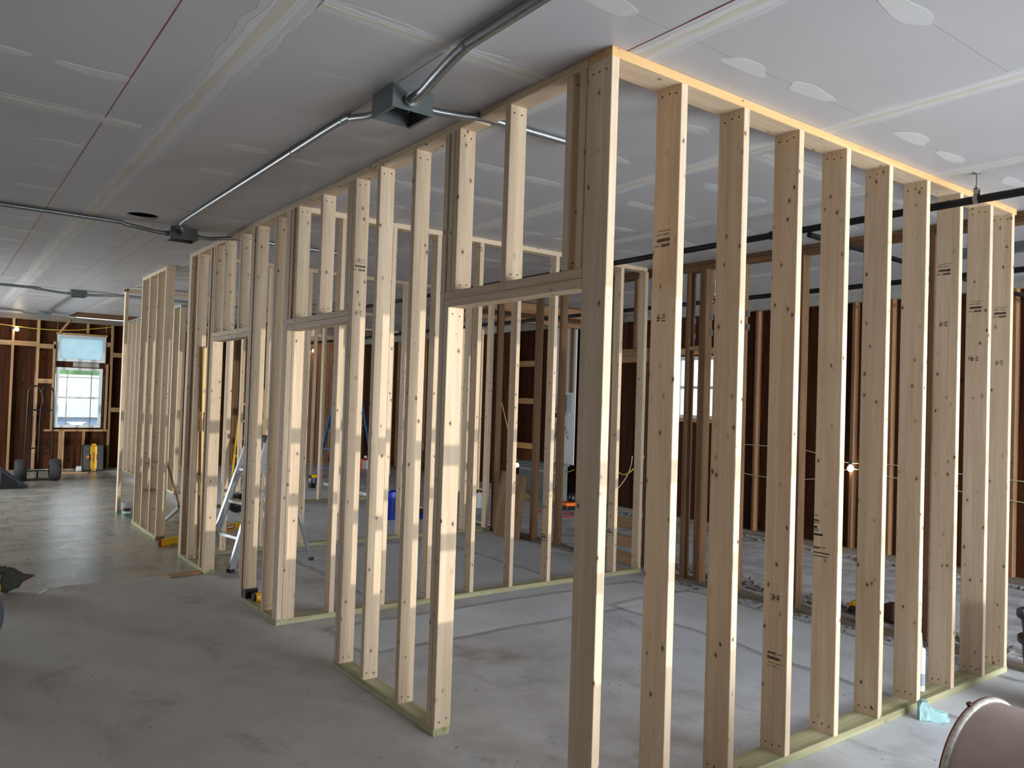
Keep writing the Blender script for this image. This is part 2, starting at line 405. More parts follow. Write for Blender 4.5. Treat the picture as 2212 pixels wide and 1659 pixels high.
# ------------------------------------------------------------------ the room
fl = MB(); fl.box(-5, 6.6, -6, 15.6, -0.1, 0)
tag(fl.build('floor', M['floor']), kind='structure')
# ceiling with a cut round hole and a missing strip against the back wall
HC = (-0.735, 4.50); HR = 0.118
cm = MB(); bm = cm.bm
def quad(x0, x1, y0, y1):
    bm.faces.new([bm.verts.new(p) for p in [(x0, y0, H), (x0, y1, H), (x1, y1, H), (x1, y0, H)]])
hx0, hx1, hy0, hy1 = HC[0]-0.2, HC[0]+0.2, HC[1]-0.2, HC[1]+0.2
quad(-5, 6.6, -6, hy0); quad(-5, hx0, hy0, hy1); quad(hx1, 6.6, hy0, hy1); quad(-5, 6.6, hy1, 13.9)
quad(-5, 0.05, 13.9, 15.6); quad(3.6, 6.6, 13.9, 15.6)
N = 32; inn = [bm.verts.new((HC[0]+HR*math.cos(2*PI*i/N), HC[1]+HR*math.sin(2*PI*i/N), H)) for i in range(N)]
up = [bm.verts.new((v.co.x, v.co.y, H+0.016)) for v in inn]
def sqp(a):
    c, s_ = math.cos(a), math.sin(a); k = 0.2/max(abs(c), abs(s_)); return (HC[0]+c*k, HC[1]+s_*k, H)
outv = [bm.verts.new(sqp(2*PI*i/N)) for i in range(N)]
for i in range(N):
    j = (i+1) % N
    bm.faces.new([inn[i], inn[j], outv[j], outv[i]]); bm.faces.new([inn[i], up[i], up[j], inn[j]])
ceil = tag(cm.build('ceiling', M['ceil']), kind='structure')
# the dark roof space over the openings
cv = MB(); cv.box(-5, 6.6, -6, 15.6, 3.34, 3.40)
tag(cv.build('ceiling_loft_deck', M['cavity']), kind='structure')
for k in range(4):
    lumber('joist', -0.3, 4.2, 14.1+0.36*k, 14.14+0.36*k, 3.0, 3.2, M['old'], ceil)

# right outer wall (along Y at X=6.45): plywood sheets, studs, window, white top board
GX = 6.45
wr = tag(bpy.data.objects.new('wall_right', None), kind='structure'); COL.objects.link(wr)
GW = (4.60, 5.36, 1.47, 2.33)           # window opening y0 y1 z0 z1
y = -6.0
while y < 15.55:
    y2 = min(y+1.22, 15.6)
    segs = [(y, y2, 0, H)]
    if y < GW[1] and y2 > GW[0]:
        a, b = max(y, GW[0]), min(y2, GW[1]); segs = [(y, y2, 0, GW[2]), (y, y2, GW[3], H)]
        if a > y: segs.append((y, a, GW[2], GW[3]))
        if b < y2: segs.append((b, y2, GW[2], GW[3]))
    for s0, s1, z0, z1 in segs:
        lumber('plywood_sheet', GX, GX+0.02, s0+0.002, s1-0.002, z0, z1, M['ply'], wr, 0, 'Z')
    y = y2
gst = [-5.5, -4.6, -3.7, -2.8, -1.9, -1.1, -0.3, 0.40, 1.05, 1.62, 2.26, 2.69, 3.35, 3.99, 4.53, 5.40, 6.05, 6.7, 8.45, 9.25, 9.9, 10.5, 11.1, 11.7, 12.3, 12.9, 13.5, 14.1, 14.7, 15.3]
for g in gst: lumber('stud', GX-D4, GX, g-T/2, g+T/2, 0.10, H-0.10, M['old'], wr)
lumber('sill_plate', GX-D4-0.02, GX, -6, 15.6, 0.0, 0.10, M['dirtyold'], wr, 0.002)
lumber('top_board', GX-D4-0.01, GX, -6, 15.6, H-0.11, H, M['trimwhite'], wr, 0.002)
for zz in (2.295, 1.642, 0.863): lumber('blocking', GX-D4, GX, 8.475, 9.225, zz-0.05, zz+0.05, M['oldpale'], wr)
lumber('sill', GX-D4, GX, 4.56, 5.38, GW[2]-0.045, GW[2]-0.005, M['oldpale'], wr)
lumber('lintel', GX-D4, GX, 4.56, 5.38, GW[3]+0.02, GW[3]+0.11, M['oldpale'], wr)
def window(name, axis, c, u0, u1, z0, z1, film=False, sash=True, grille=False, depth=0.07, inner=-1):
    """window in a wall: axis 'X' means the wall runs along Y at X=c"""
    root = tag(bpy.data.objects.new(name, None), kind='structure'); COL.objects.link(root)
    def bx(nm, a0, a1, q0, q1, mat, d0=-depth/2, d1=depth/2, par=root):
        if axis == 'X': return boxpart(nm, c+d0, c+d1, a0, a1, q0, q1, mat, par)
        return boxpart(nm, a0, a1, c+d0, c+d1, q0, q1, mat, par)
    fw = 0.05
    for nm, a in (('frame_rail', (u0, u1, z0, z0+fw)), ('frame_rail', (u0, u1, z1-fw, z1)), ('frame_stile', (u0, u0+fw, z0+fw, z1-fw)), ('frame_stile', (u1-fw, u1, z0+fw, z1-fw))):
        bx(nm, *a, M['vinyl'])
    if sash:
        zm = (z0+z1)/2
        bx('meeting_rail', u0+fw, u1-fw, zm-0.02, zm+0.02, M['vinyl'], -0.02, 0.02)
        bx('pane', u0+fw, u1-fw, z0+fw, zm-0.02, M['glass'], -0.003, 0.003)
        bx('pane', u0+fw, u1-fw, zm+0.02, z1-fw, M['glass'], -0.003, 0.003)
    else:
        bx('pane', u0+fw, u1-fw, z0+fw, z1-fw, M['film'] if film else M['glass'], -0.003, 0.003)
    if grille:
        W_ = u1-u0-2*fw
        for t in (0.20, 0.80): bx('grille_bar', u0+fw+W_*t-0.006, u0+fw+W_*t+0.006, z0+fw, z1-fw, M['cabinet'], -0.008, 0.008)
        Hh = z1-z0-2*fw
        for t in (0.13, 0.87): bx('grille_bar', u0+fw, u1-fw, z0+fw+Hh*t-0.006, z0+fw+Hh*t+0.006, M['cabinet'], -0.009, 0.009)
    return root
window('window_1', 'X', GX-0.01, GW[0], GW[1], GW[2], GW[3])

# back wall (along X at Y=15.35)
HY = 15.35
wb = tag(bpy.data.objects.new('wall_back', None), kind='structure'); COL.objects.link(wb)
HW = [(-0.09, 0.76, 2.13, 2.65), (-0.08, 0.72, 0.84, 2.01)]
def ply_y(x0, x1, z0, z1): lumber('plywood_sheet', x0+0.002, x1-0.002, HY, HY+0.02, z0, z1, M['ply'] if x0 < 3 else M['ply_bulb_lit'], wb, 0, 'Z')
xs = [-5, -4.1, -2.9, -1.68, -0.43]
for a, b in zip(xs, xs[1:]): ply_y(a, b, 0, H)
ply_y(-0.43, -0.09, 0, H); ply_y(-0.09, 0.76, 2.65, H); ply_y(-0.09, 0.76, 2.01, 2.13); ply_y(-0.09, 0.76, 0, 0.84); ply_y(0.72, 0.76, 0.84, 2.01)
xs = [0.76, 1.98, 3.2, 4.42, 5.64, 6.6]
for a, b in zip(xs, xs[1:]): ply_y(a, b, 0, H)
for x in [-4.5, -3.7, -2.9, -2.1, -1.4, -0.815, -0.405, 0.87, 1.5, 2.1, 2.7, 3.3, 3.9, 4.5, 5.0, 5.55, 6.1]:
    lumber('stud', x-T/2, x+T/2, HY-D4, HY, 0.04, H-0.1, M['oldpale'] if x < 1 else M['old'], wb)
for x, z0, z1, ww in [(0.43, 2.70, H-0.1, T), (0.43, 0.04, 0.77, T), (0.05, 0.04, 0.77, 0.09), (0.80, 0.80, 2.1, T), (-0.13, 0.80, 2.1, T), (-0.13, 2.1, 2.5, T)]:
    lumber('cripple', x-ww/2, x+ww/2, HY-D4, HY, z0, z1, M['oldpale'], wb, axis='Z')
for x0, x1, z in [(-1.38, -0.835, 2.43), (-0.795, -0.425, 2.43), (-0.385, -0.11, 2.40), (-0.385, -0.15, 1.73), (-0.11, 0.78, 2.665), (-0.25, 0.85, 0.785), (0.78, 0.85, 2.5), (0.89, 1.48, 2.3), (0.89, 1.48, 1.2)]:
    lumber('blocking', x0, x1, HY-D4, HY, z-0.045 if abs(z-2.665) > .001 and z > 1 else z-0.02, z+0.045 if abs(z-2.665) > .001 and z > 1 else z+0.02, M['oldpale'], wb, axis='X')
lumber('top_plate', -5, 6.4, HY-D4-0.005, HY, H-0.10, H, M['dirtyold'], wb, 0.002)
lumber('sill_plate', -5, 6.4, HY-D4, HY, 0, 0.04, M['dirtyold'], wb, 0.002)
br = lumber('brace', -0.02, 0.02, HY-D4-0.02, HY-D4, 2.66, 2.98, M['oldpale'], wb); br.rotation_euler = (0, math.radians(34), 0); br.location = (0.02, HY-D4-0.01, 2.80)
window('window_2', 'Y', HY-0.03, *HW[0][:2], HW[0][2], HW[0][3], film=True, sash=False)
window('window_3', 'Y', HY-0.03, *HW[1][:2], HW[1][2], HW[1][3], grille=True)
boxpart('window_flashing', 0.2, 0.66, HY-0.005, HY, 2.03, 2.12, M['trimwhite'], wb)

# left wall and front wall (behind the photographer), with their window and door openings
def solid_wall(name, axis, c0, c1, u0, u1, holes, mat):
    root = tag(bpy.data.objects.new(name, None), kind='structure'); COL.objects.link(root)
    us = sorted({u0, u1, *[h[0] for h in holes], *[h[1] for h in holes]})
    for a, b in zip(us, us[1:]):
        z = 0.0; hs = sorted([h for h in holes if h[0] <= a and h[1] >= b], key=lambda h: h[2])
        spans = []
        for h in hs:
            if h[2] > z: spans.append((z, h[2]))
            z = h[3]
        if z < H: spans.append((z, H))
        for z0, z1 in spans:
            if axis == 'X': boxpart('wall_panel', c0, c1, a, b, z0, z1, mat, root)
            else: boxpart('wall_panel', a, b, c0, c1, z0, z1, mat, root)
    return root
M['wallpaint'] = plain('brown_wall_panel', srgb(96, 72, 54), 0.8)
solid_wall('wall_left', 'X', -5.02, -5.0, -6, 15.6, [(9.8, 13.2, 0.9, 2.3)], M['wallpaint'])
solid_wall('wall_front', 'Y', -6.02, -6.0, -5, 6.6, [(0.80, 3.50, 0.84, 1.98), (3.7, 6.2, 0, 2.6)], M['wallpaint'])
for zz, hh in ((1.44, 0.075), (1.127, 0.062)):
    boxpart('glazing_bar', 0.80, 3.50, -6.02, -6.0, zz-hh/2, zz+hh/2, M['vinyl'], bpy.data.objects['wall_front'])

# raised slab beyond the old wall line, and the ground outside
tag(MB().box(3.80, 6.45, -6, 15.35, 0.0, 0.045).build('floor_curb', M['floor']), kind='structure')

# ------------------------------------------------------------------ the new stud frames
SCREW = {}
def screws(stud, face, zs, us, d_lo):
    """screw heads sunk in a stud face: positions in the stud's own frame"""
    m = MB()
    for z in zs:
        for u in us:
            z_ = z + random.uniform(-0.008, 0.008); u_ = u + random.uniform(-0.004, 0.004)
            if face == '-Y': m.lathe([(0.0005, -0.0006), (0.0042, -0.0006), (0.0042, 0.001), (0.0005, 0.001)], 8, (u_, d_lo, z_), 'Y')
            else: m.lathe([(0.0005, -0.0006), (0.0042, -0.0006), (0.0042, 0.001), (0.0005, 0.001)], 8, (d_lo, u_, z_), 'X')
    o = m.build('screw_heads', M['screw'], stud); o['kind'] = 'stuff'; return o

def stud(frame, name, x0, x1, y0, y1, z0, z1, mat='pine', scr=None):
    o = lumber(name, x0, x1, y0, y1, z0, z1, M[mat], frame)
    if scr:
        L = z1-z0; zs = [-L/2+0.035, L/2-0.035] if scr[1] == 'both' else [L/2-0.035]
        if scr[0] == '-Y': screws(o, '-Y', zs, [-(x1-x0)*0.22, (x1-x0)*0.2], -(y1-y0)/2)
        else: screws(o, '-X', zs, [-(y1-y0)*0.28, 0.0, (y1-y0)*0.28], -(x1-x0)/2)
    return o

ZB, ZT = T, H-T
# --- wall facing the doorway: 2x6 studs
B = thing('stud_frame', 'bare pine wall of extra wide studs with a black pipe passing over it', 'wall frame', (0, 0, 0))
lumber('bottom_plate', 0.0, 3.6, 0, D6, 0, T, M['treated'], B)
tpB = lumber('top_plate', 0.0, 3.62, 0, D6, ZT, H, M['pine'], B)
tpB.data = tpB.data.copy(); tpB.data.materials.append(M['pine_edge'])
for p_ in tpB.data.polygons:
    if p_.normal.x < -0.3 or p_.normal.z < -0.9: p_.material_index = 1     # the front edge and end are resin-stained
bx = [0.0, 0.389, 0.795, 1.2075, 1.6115, 2.023, 2.4317, 2.8346, 3.24, 3.555]
bst = [stud(B, 'stud', x, x+T, 0, D6, ZB, ZT, scr=('-X', 'both')) for x in bx]

# --- long wall with three doorways
A = thing('stud_frame', 'long bare pine stud wall with three framed doorways, meeting the wide-stud wall at a corner', 'wall frame', (0, 0, 0))
for a, b in ((0.137, 0.885), (0.935, 2.9), (2.904, 4.69), (4.80, 5.92)):
    lumber('top_plate', 0, D4, a, b, ZT, H, M['pine'], A)
for a, b in ((1.12, 2.30), (3.276, 4.15), (5.105, 5.92)):
    lumber('bottom_plate', 0, D4, a, b, 0, T, M['treated'], A)
ZH0, ZH1 = 2.085, 2.085+2*T
for a, b in ((0.137, 1.15), (2.252, 3.274), (4.095, 5.145)):
    lumber('header', 0, D4, a, b, ZH0, ZH0+T, M['pine'], A); lumber('header', 0, D4, a, b, ZH0+T, ZH1, M['pine'], A)
def As(y0, z0=ZB, z1=ZT, nm='stud', x1=D4, scr=('-Y', 'both')): return stud(A, nm, 0, x1, y0, y0+T, z0, z1, scr=scr)
for y0 in (1.152, 1.482, 1.893, 2.212, 3.563, 3.983, 4.055, 5.147, 5.245, 5.66): As(y0)
for y0 in (1.112, 2.252, 4.096, 5.107): As(y0, ZB, ZH0, 'jack_stud')
for y0 in (0.142, 0.223, 0.644, 1.057, 1.098, 2.252, 2.292, 2.713, 3.134, 3.222, 4.096, 4.385, 4.812, 5.092): As(y0, ZH1, ZT, 'cripple_stud')
sA5 = [o for o in A.children if abs(o.location.y-(2.212+T/2)) < 1e-4][0]

# --- first cross wall
YC = 3.276
C_ = thing('stud_frame', 'bare pine cross wall on green plate, nearest the wide-stud wall and parallel to it', 'wall frame', (0, YC, 0))
lumber('bottom_plate', D4, 3.645, YC, YC+D4, 0, T, M['treated'], C_)
lumber('top_plate', D4, 3.62, YC, YC+D4, ZT, H, M['pine'], C_)
stud(C_, 'stud', 0, T, YC, YC+D4, ZB, ZT); stud(C_, 'backing_stud', T+0.001, T+D4, YC, YC+T, ZB, ZT)
cst = [stud(C_, 'stud', x, x+T, YC, YC+D4, ZB, ZT, scr=('-X', 'both')) for x in (0.394, 0.811, 1.216, 1.63, 2.036, 2.454, 2.86, 3.266, 3.60)]

# --- second cross wall
YD = 5.925
D_ = thing('stud_frame', 'bare pine cross wall behind the open silver ladder, reaching the leaning plywood', 'wall frame', (0, YD, 0))
lumber('bottom_plate', 0, 3.685, YD, YD+D4, 0, T, M['treated'], D_); lumber('top_plate', 0, 3.685, YD, YD+D4, ZT, H, M['pine'], D_)
for x in (0.0, 0.395, 0.80, 1.209, 1.615, 2.02, 2.39, 2.85, 3.277, 3.615): stud(D_, 'stud', x, x+T, YD, YD+D4, ZB, ZT)
# wider corner stud closing the long wall
stud(D_, 'corner_stud', T+0.001, 0.10, YD-0.042, YD-0.002, ZB, ZT)

# --- the loose length standing beyond the passage
A4 = thing('stud_frame', 'short bare pine wall length with four studs, standing between two passages', 'wall frame', (0, 7.0, 0))
lumber('bottom_plate', 0, D4, 6.99, 8.26, 0, T, M['treated'], A4); lumber('top_plate', 0, D4, 6.96, 8.19, ZT, H, M['pine'], A4)
a4 = [stud(A4, 'stud', 0, D4, y0, y0+T, ZB, ZT) for y0 in (6.98, 7.345, 7.75, 8.155)]

# --- third cross wall, its corner post and the wall running on to the back
YE = 9.20
E_ = thing('stud_frame', 'bare pine cross wall with a lone corner post beside the clear plastic tub', 'wall frame', (0, YE, 0))
stud(E_, 'corner_post', 0, T, YE, YE+D4, ZB, ZT); lumber('top_plate', 0, 3.7, YE, YE+D4, H-0.075, H-0.035, M['pine'], E_)
lumber('bottom_plate', 0, 0.12, YE, YE+D4, 0, T, M['treated'], E_)
lumber('bottom_plate', 1.15, 3.7, YE, YE+D4, 0, T, M['treated'], E_)
for x in (1.15, 1.56, 1.97, 2.38, 2.79, 3.2, 3.66): stud(E_, 'stud', x, x+T, YE, YE+D4, ZB, H-0.075)

K_ = thing('stud_frame', 'far bare pine wall running back towards the gridded window', 'wall frame', (1.09, 10.87, 0))
lumber('bottom_plate', 1.09, 1.09+D4, 10.87, 15.2, 0, T, M['treated'], K_); lumber('top_plate', 1.09, 1.09+D4, 10.87, 15.2, ZT, H, M['trimwhite'], K_)
for k in range(11): stud(K_, 'stud', 1.09, 1.09+D4, 10.87+0.41*k, 10.91+0.41*k, ZB, ZT)

L_ = thing('stud_frame', 'far bare pine cross wall near the blue ladder', 'wall frame', (4.9, 12.1, 0))
lumber('bottom_plate', 2.2, 5.6, 12.1, 12.1+D4, 0, T, M['treated'], L_); lumber('top_plate', 2.2, 5.6, 12.1, 12.1+D4, ZT, H, M['pine'], L_)
for k in range(9): stud(L_, 'stud', 2.2+0.41*k, 2.2+0.41*k+T, 12.1, 12.1+D4, ZB, ZT)
P_ = thing('stud_frame', 'narrow bare pine wall end beside the orange-lit plywood', 'wall frame', (5.3, 9.2, 0))
lumber('bottom_plate', 4.9, 5.95, 9.2, 9.2+D4, 0.045, 0.045+T, M['treated'], P_); lumber('top_plate', 4.9, 5.95, 9.2, 9.2+D4, ZT-0.03, H-0.03, M['pine'], P_)
for x in (4.9, 5.3, 5.70, 5.87): stud(P_, 'stud', x, x+T, 9.2, 9.2+D4, 0.045+T, ZT-0.03)

# --- the old wall kept in place
FX = 3.70
F_ = thing('old_stud_frame', 'old brown stud wall with worn sill, standing along the raised dusty slab', 'wall frame', (FX, 0, 0))
lumber('top_plate', FX-0.01, FX+D4, -2.5, 6.6, H-0.075, H-0.036, M['old'], F_); lumber('top_plate', FX-0.01, FX+D4, -2.5, 6.6, H-0.035, H, M['old'], F_)
for y0 in (-2.4, -1.6, 0.16, 0.55, 1.05, 1.60, 2.20, 2.60, 2.64, 2.80, 4.66, 5.10, 5.90): stud(F_, 'stud', FX, FX+D4, y0, y0+T, 0.03, H-0.075, 'old')
for y0 in (3.49, 3.85): stud(F_, 'cripple_stud', FX, FX+D4, y0, y0+T, 2.205, H-0.075, 'old')
for y0 in (3.29, 4.25): stud(F_, 'jack_stud', FX, FX+D4, y0, y0+T, 0.03, 2.07, 'old')
lumber('header', FX, FX+D4, 3.25, 4.30, 2.07, 2.135, M['oldpale'], F_); lumber('header', FX, FX+D4, 3.25, 4.30, 2.137, 2.205, M['oldpale'], F_)
lumber('blocking', FX, FX+D4, 2.68, 2.80, 2.165, 2.205, M['oldpale'], F_); lumber('blocking', FX, FX+D4, 2.68, 2.80, 2.90, 2.915, M['old'], F_, axis='Y')
lumber('sill_plate', FX-0.01, FX+0.09, -2.5, 3.2, 0.0, 0.03, M['dirtyold'], F_, 0.002)
lumber('sill_plate', FX-0.01, FX+0.09, 4.32, 6.6, 0.0, 0.03, M['dirtyold'], F_, 0.002)
for z0, z1 in ((0.02, 0.13), (0.188, 0.294), (0.365, 0.474)): lumber('board', FX+0.045, FX+0.08, 3.335, 4.24, z0, z1, M['oldpale'], F_)
for y0, zz in ((2.805, 2.42), (2.805, 2.28), (2.195, 2.45), (2.195, 2.33), (2.60, 2.45), (2.60, 2.3)):
    boxpart('hinge_plate', FX+0.06, FX+0.10, y0-0.006, y0-0.001, zz, zz+0.055, M['galv'], F_)
# two brown beams under the ceiling past the old wall
for yy, zz in ((6.35, 2.84), (7.1, 2.80)):
    o = lumber('ceiling_beam', 3.85, 6.30, yy, yy+0.09, zz, zz+0.14, M['old'])
    tag(o, 'brown timber beam under the white ceiling beyond the old brown wall', 'beam', 'brown beams past the old wall')

# grade stamps printed on the studs
def glyph_rows(m, rows, w0, sz):
    for (z, h, x0, x1) in rows:
        x = x0
        while x < x1:
            ww = random.uniform(0.4, 0.9)*sz
            m.box(x, min(x+ww, x1), -0.0003, 0.0003, z-h/2, z+h/2); x += ww + random.uniform(0.25, 0.5)*sz
def stamp(stud_obj, face, u, z, flip=False, mark=True, text=True, dz=0.30):
    """u across the face, z height; printed a hair above the face"""
    dims = stud_obj.data.vertices; a = max(v.co.x for v in dims); b = max(v.co.y for v in dims); c0 = stud_obj.location.z
    def place(o, du, dz_):
        sgn = -1 if flip else 1
        if face == '-X': o.rotation_euler = (0, PI if flip else 0, 0); o.rotation_euler = Matrix.Rotation(-PI/2, 3, 'Z').to_euler() if not flip else (Matrix.Rotation(-PI/2, 3, 'Z') @ Matrix.Rotation(PI, 3, 'Y')).to_euler(); o.location = (-a-0.0006, u, z-c0+sgn*dz_)
        else: o.rotation_euler = (0, PI if flip else 0, 0); o.location = (u, -b-0.0006, z-c0+sgn*dz_)
    if text:
        me = textmesh('ARBEC', 0.016, 0.0006); me.transform(Matrix.Rotation(PI/2, 4, 'X')); me.transform(Matrix.Translation((-0.012, 0, 0.0)))
        m = MB(); m.bm.from_mesh(me)
        glyph_rows(m, [(-0.020, 0.011, -0.036, 0.034), (-0.026, 0.004, -0.036, 0.030), (0.001, 0.004, 0.022, 0.045), (-0.045, 0.0035, -0.03, 0.0), (-0.045, 0.0035, 0.01, 0.04), (-0.060, 0.0025, -0.04, 0.03)], 0, 0.006)
        o = m.build('grade_stamp', M['ink'], stud_obj); place(o, 0, 0)
    if mark:
        m = MB(); glyph_rows(m, [(0.012, 0.005, -0.024, -0.006), (0, 0.005, -0.022, -0.006), (-0.011, 0.005, -0.024, -0.006), (0.002, 0.003, -0.003, 0.004), (0.010, 0.008, 0.008, 0.022), (-0.002, 0.010, 0.007, 0.021), (-0.013, 0.004, 0.010, 0.018)], 0, 0.006)
        o = m.build('grade_mark', M['ink'], stud_obj); place(o, 0, dz)
def zst(px, py, x): return at(px, py, 'X', x)
for i, (px, py), fl_ in ((1, (1432, 530), True), (7, (2040, 592), True), (8, (2107, 672), True), (9, (2160, 684), True), (3, (1672, 1412), False)):
    p = zst(px, py, bx[i]); stamp(bst[i], '-X', p.y-D6/2, p.z, flip=fl_, dz=0.30 if fl_ else 0.26)
p = at(777, 583, 'Y', 2.212); stamp(sA5, '-Y', p.x-D4/2, p.z, flip=True, dz=0.26)
p = zst(1175, 1155, 2.454); stamp(cst[5], '-X', p.y-YC-D4/2, p.z, dz=0.25)
p = zst(1318, 1145, 3.266); stamp(cst[7], '-X', p.y-YC-D4/2, p.z, dz=0.25)
for k in (0, 1): stamp(a4[k+1], '-Y', 0, 0.52-0.05*k)

for (z0, n_, ln) in ((1.02, 9, 0.05), (1.10, 7, 0.035), (0.93, 4, 0.10)):
    m = MB()
    for k in range(n_):
        zz = z0 - bst[4].location.z + random.uniform(-0.03, 0.03); L_2 = ln*random.uniform(0.3, 1.0)
        m.box(-T/2-0.0005, -T/2+0.0003, D6/2-0.003-L_2, D6/2-0.003, zz, zz+random.uniform(0.002, 0.006))
    o = m.build('scuff_marks', M['ink'], bst[4]); o['kind'] = 'stuff'

# ------------------------------------------------------------------ ceiling: joint compound, tape, chalk
def strip(name, mat, pts_l, pts_r, th, parent):
    m = MB(); n = len(pts_l)
    lo = [(m.bm.verts.new((*l, H-th)), m.bm.verts.new((*r, H-th))) for l, r in zip(pts_l, pts_r)]
    hi = [(m.bm.verts.new((l[0]-(0.004 if l[0] < r[0] else -0.004), l[1], H)), m.bm.verts.new((r[0]+(0.004 if l[0] < r[0] else -0.004), r[1], H))) for l, r in zip(pts_l, pts_r)]
    for i in range(n-1):
        m.bm.faces.new([lo[i][0], lo[i+1][0], lo[i+1][1], lo[i][1]])
        for k in (0, 1): m.bm.faces.new([lo[i][k], hi[i][k], hi[i+1][k], lo[i+1][k]])
    return m.build(name, mat, parent)
def seam(axis, c, a, b, w_, nm='joint_compound_band'):
    def run(wd, jit):
        l, r = [], []; t = a; wl = wr_ = 0
        while t <= b+1e-6:
            wl = 0.75*wl + random.uniform(-jit, jit); wr_ = 0.75*wr_ + random.uniform(-jit, jit)
            p, q_ = c-wd+wl, c+wd+wr_
            l.append((p, t) if axis == 'Y' else (t, p)); r.append((q_, t) if axis == 'Y' else (t, q_)); t += 0.05
        return l, r
    l, r = run(w_, 0.010); strip(nm, M['mudthin'], l, r, 0.0008, ceil)
    l, r = run(w_*0.62, 0.006); strip('joint_compound_core', M['mud'], l, r, 0.0014, ceil)
    l, r = run(w_*0.22, 0.006); strip('joint_tape', M['tape'], l, r, 0.0019, ceil)
for c in (-2.29, -1.075, 0.15, 1.41, 2.53, 3.72+1.0, 5.9): seam('Y', c, -4.0, 13.8, 0.085 if c < -1 else 0.075)
for x0, x1, ys in ((-3.4, -2.37, (0.42, 4.1, 7.7)), (-2.2, -1.17, (2.26, 5.9, 9.6)), (-0.98, 0.07, (0.43, 4.1, 7.7, 11.4)), (0.24, 1.33, (2.26, 5.9, 9.6)), (1.49, 2.45, (0.43, 4.1, 7.7)), (2.6, 3.66, (2.26, 5.9))):
    for yy in ys: seam('X', yy, x0, x1, 0.06)
def mudpatch(cx, cy, hl, hw, mat, th):
    m = MB(); n = 22; ph = random.uniform(0, 6.28); bend = random.uniform(-0.35, 0.35)
    ring = []
    for i in range(n):
        a = 2*PI*i/n; rr = 1+0.10*math.sin(3*a+ph)+0.06*math.sin(5*a+ph*2)
        u = hl*rr*math.cos(a); v = hw*rr*math.sin(a) + bend*hw*((u/hl)**2)
        ring.append((cx+u, cy+v))
    m.prism(ring, H-th, H); return m.build('joint_compound_patch', mat, ceil)
for c in (-2.29, -1.075, 0.15, 1.41, 2.53):
    for k in range(-3, 22):
        yy = -0.22+0.612*k
        for du in (0.41, 0.82):
            if random.random() < 0.08: continue
            near = yy < 0.2
            mudpatch(c+du+random.uniform(-0.03, 0.03), yy+random.uniform(-0.015, 0.015), random.uniform(0.11, 0.17), random.uniform(0.032, 0.05), M['mud'] if near or random.random() < 0.35 else M['mudthin'], 0.0007)
for nm, x, mat, wd in (('chalk_line', -1.366, 'chalk_red', 0.0022), ('chalk_line', 0.078, 'chalk_red', 0.002), ('pencil_line', -0.452, 'pencil', 0.0012), ('chalk_line', -0.62, 'pencil', 0.0012)):
    y0, y1 = (-4, 13.8) if x != -0.62 else (5.2, 9.9)
    MB().box(x-wd, x+wd, y0, y1, H-0.0024 if x == 0.078 else H-0.001, H).build(nm, M[mat], ceil)
for yy in (-0.22, -0.832):
    MB().box(-3, 3.6, yy-0.0004, yy+0.0004, H-0.0005, H).build('pencil_line', M['pencil'], ceil)

# ------------------------------------------------------------------ conduit and junction boxes
def jbox(x0, x1, y0, y1, z0, label):
    o = thing('junction_box', label, 'junction box', ((x0+x1)/2, (y0+y1)/2, z0)); w2, d2, h = (x1-x0)/2, (y1-y0)/2, H-z0; t = 0.003
    m = MB()
    m.box(-w2, -w2+t, -d2, d2, 0, h); m.box(w2-t, w2, -d2, d2, 0, h); m.box(-w2+t, w2-t, -d2, -d2+t, 0, h); m.box(-w2+t, w2-t, d2-t, d2, 0, h); m.box(-w2+t, w2-t, -d2+t, d2-t, h-t, h)
    m.build('box_shell', M['box'], o)
    MB().box(-w2+t, -w2+0.016, -d2+t, d2-t, 0, 0.002).build('flange', M['box'], o); MB().box(w2-0.016, w2-t, -d2+t, d2-t, 0, 0.002).build('flange', M['box'], o)
    MB().lathe([(0.002, -0.006), (0.013, -0.006), (0.013, 0.004), (0.002, 0.004)], 12, (-w2*0.3, d2-0.008, h*0.55), 'Y').build('knockout', M['boxin'], o)
    for sx, sy in ((-1, -1), (1, 1), (-0.2, -1)):
        MB().lathe([(0.003, -0.004), (0.003, 0.012)], 8, (sx*(w2-0.01), sy*(d2-0.008), -0.002), 'Z').build('cover_screw', M['galv'], o)
    return o
def curve_pts(pts, n=8):
    """Catmull-Rom through the given points"""
    P = [Vector(p) for p in pts]; P = [P[0]*2-P[1]] + P + [P[-1]*2-P[-2]]; out = []
    for i in range(1, len(P)-2):
        a, b, c, d = P[i-1:i+3]
        for k in range(n):
            t = k/n; out.append(0.5*((2*b)+(c-a)*t+(2*a-5*b+4*c-d)*t*t+(3*b-a-3*c+d)*t**3))
    out.append(P[-2]); return out
def conduit(pts, r, label, straps=(), ends=(True, True), group=None):
    o = MB().tube(curve_pts(pts), r, 14).build('electrical_conduit', M['galv'], smooth=40)
    tag(o, label, 'conduit', group)
    for k, e in zip((0, -1), ends):
        if not e: continue
        p = Vector(pts[k]); q_ = Vector(pts[1 if k == 0 else -2]); d = (q_-p).normalized()
        MB().tube([p, p+d*0.028], r*1.35, 14).build('connector', M['galv'], o, smooth=40)
    for p, d in straps:
        p = Vector(p); d = Vector(d).normalized()
        MB().tube([p-d*0.009, p+d*0.009], r*1.15, 14).build('strap', M['galv'], o, smooth=40)
        pr = Vector((d.y, -d.x, 0)); a_ = p + pr*r*2.4
        MB().box(min(p.x, a_.x)-0.008, max(p.x, a_.x)+0.008, min(p.y, a_.y)-0.008, max(p.y, a_.y)+0.008, p.z+r*0.6, p.z+r*0.6+0.003).build('strap_tab', M['galv'], o)
    return o
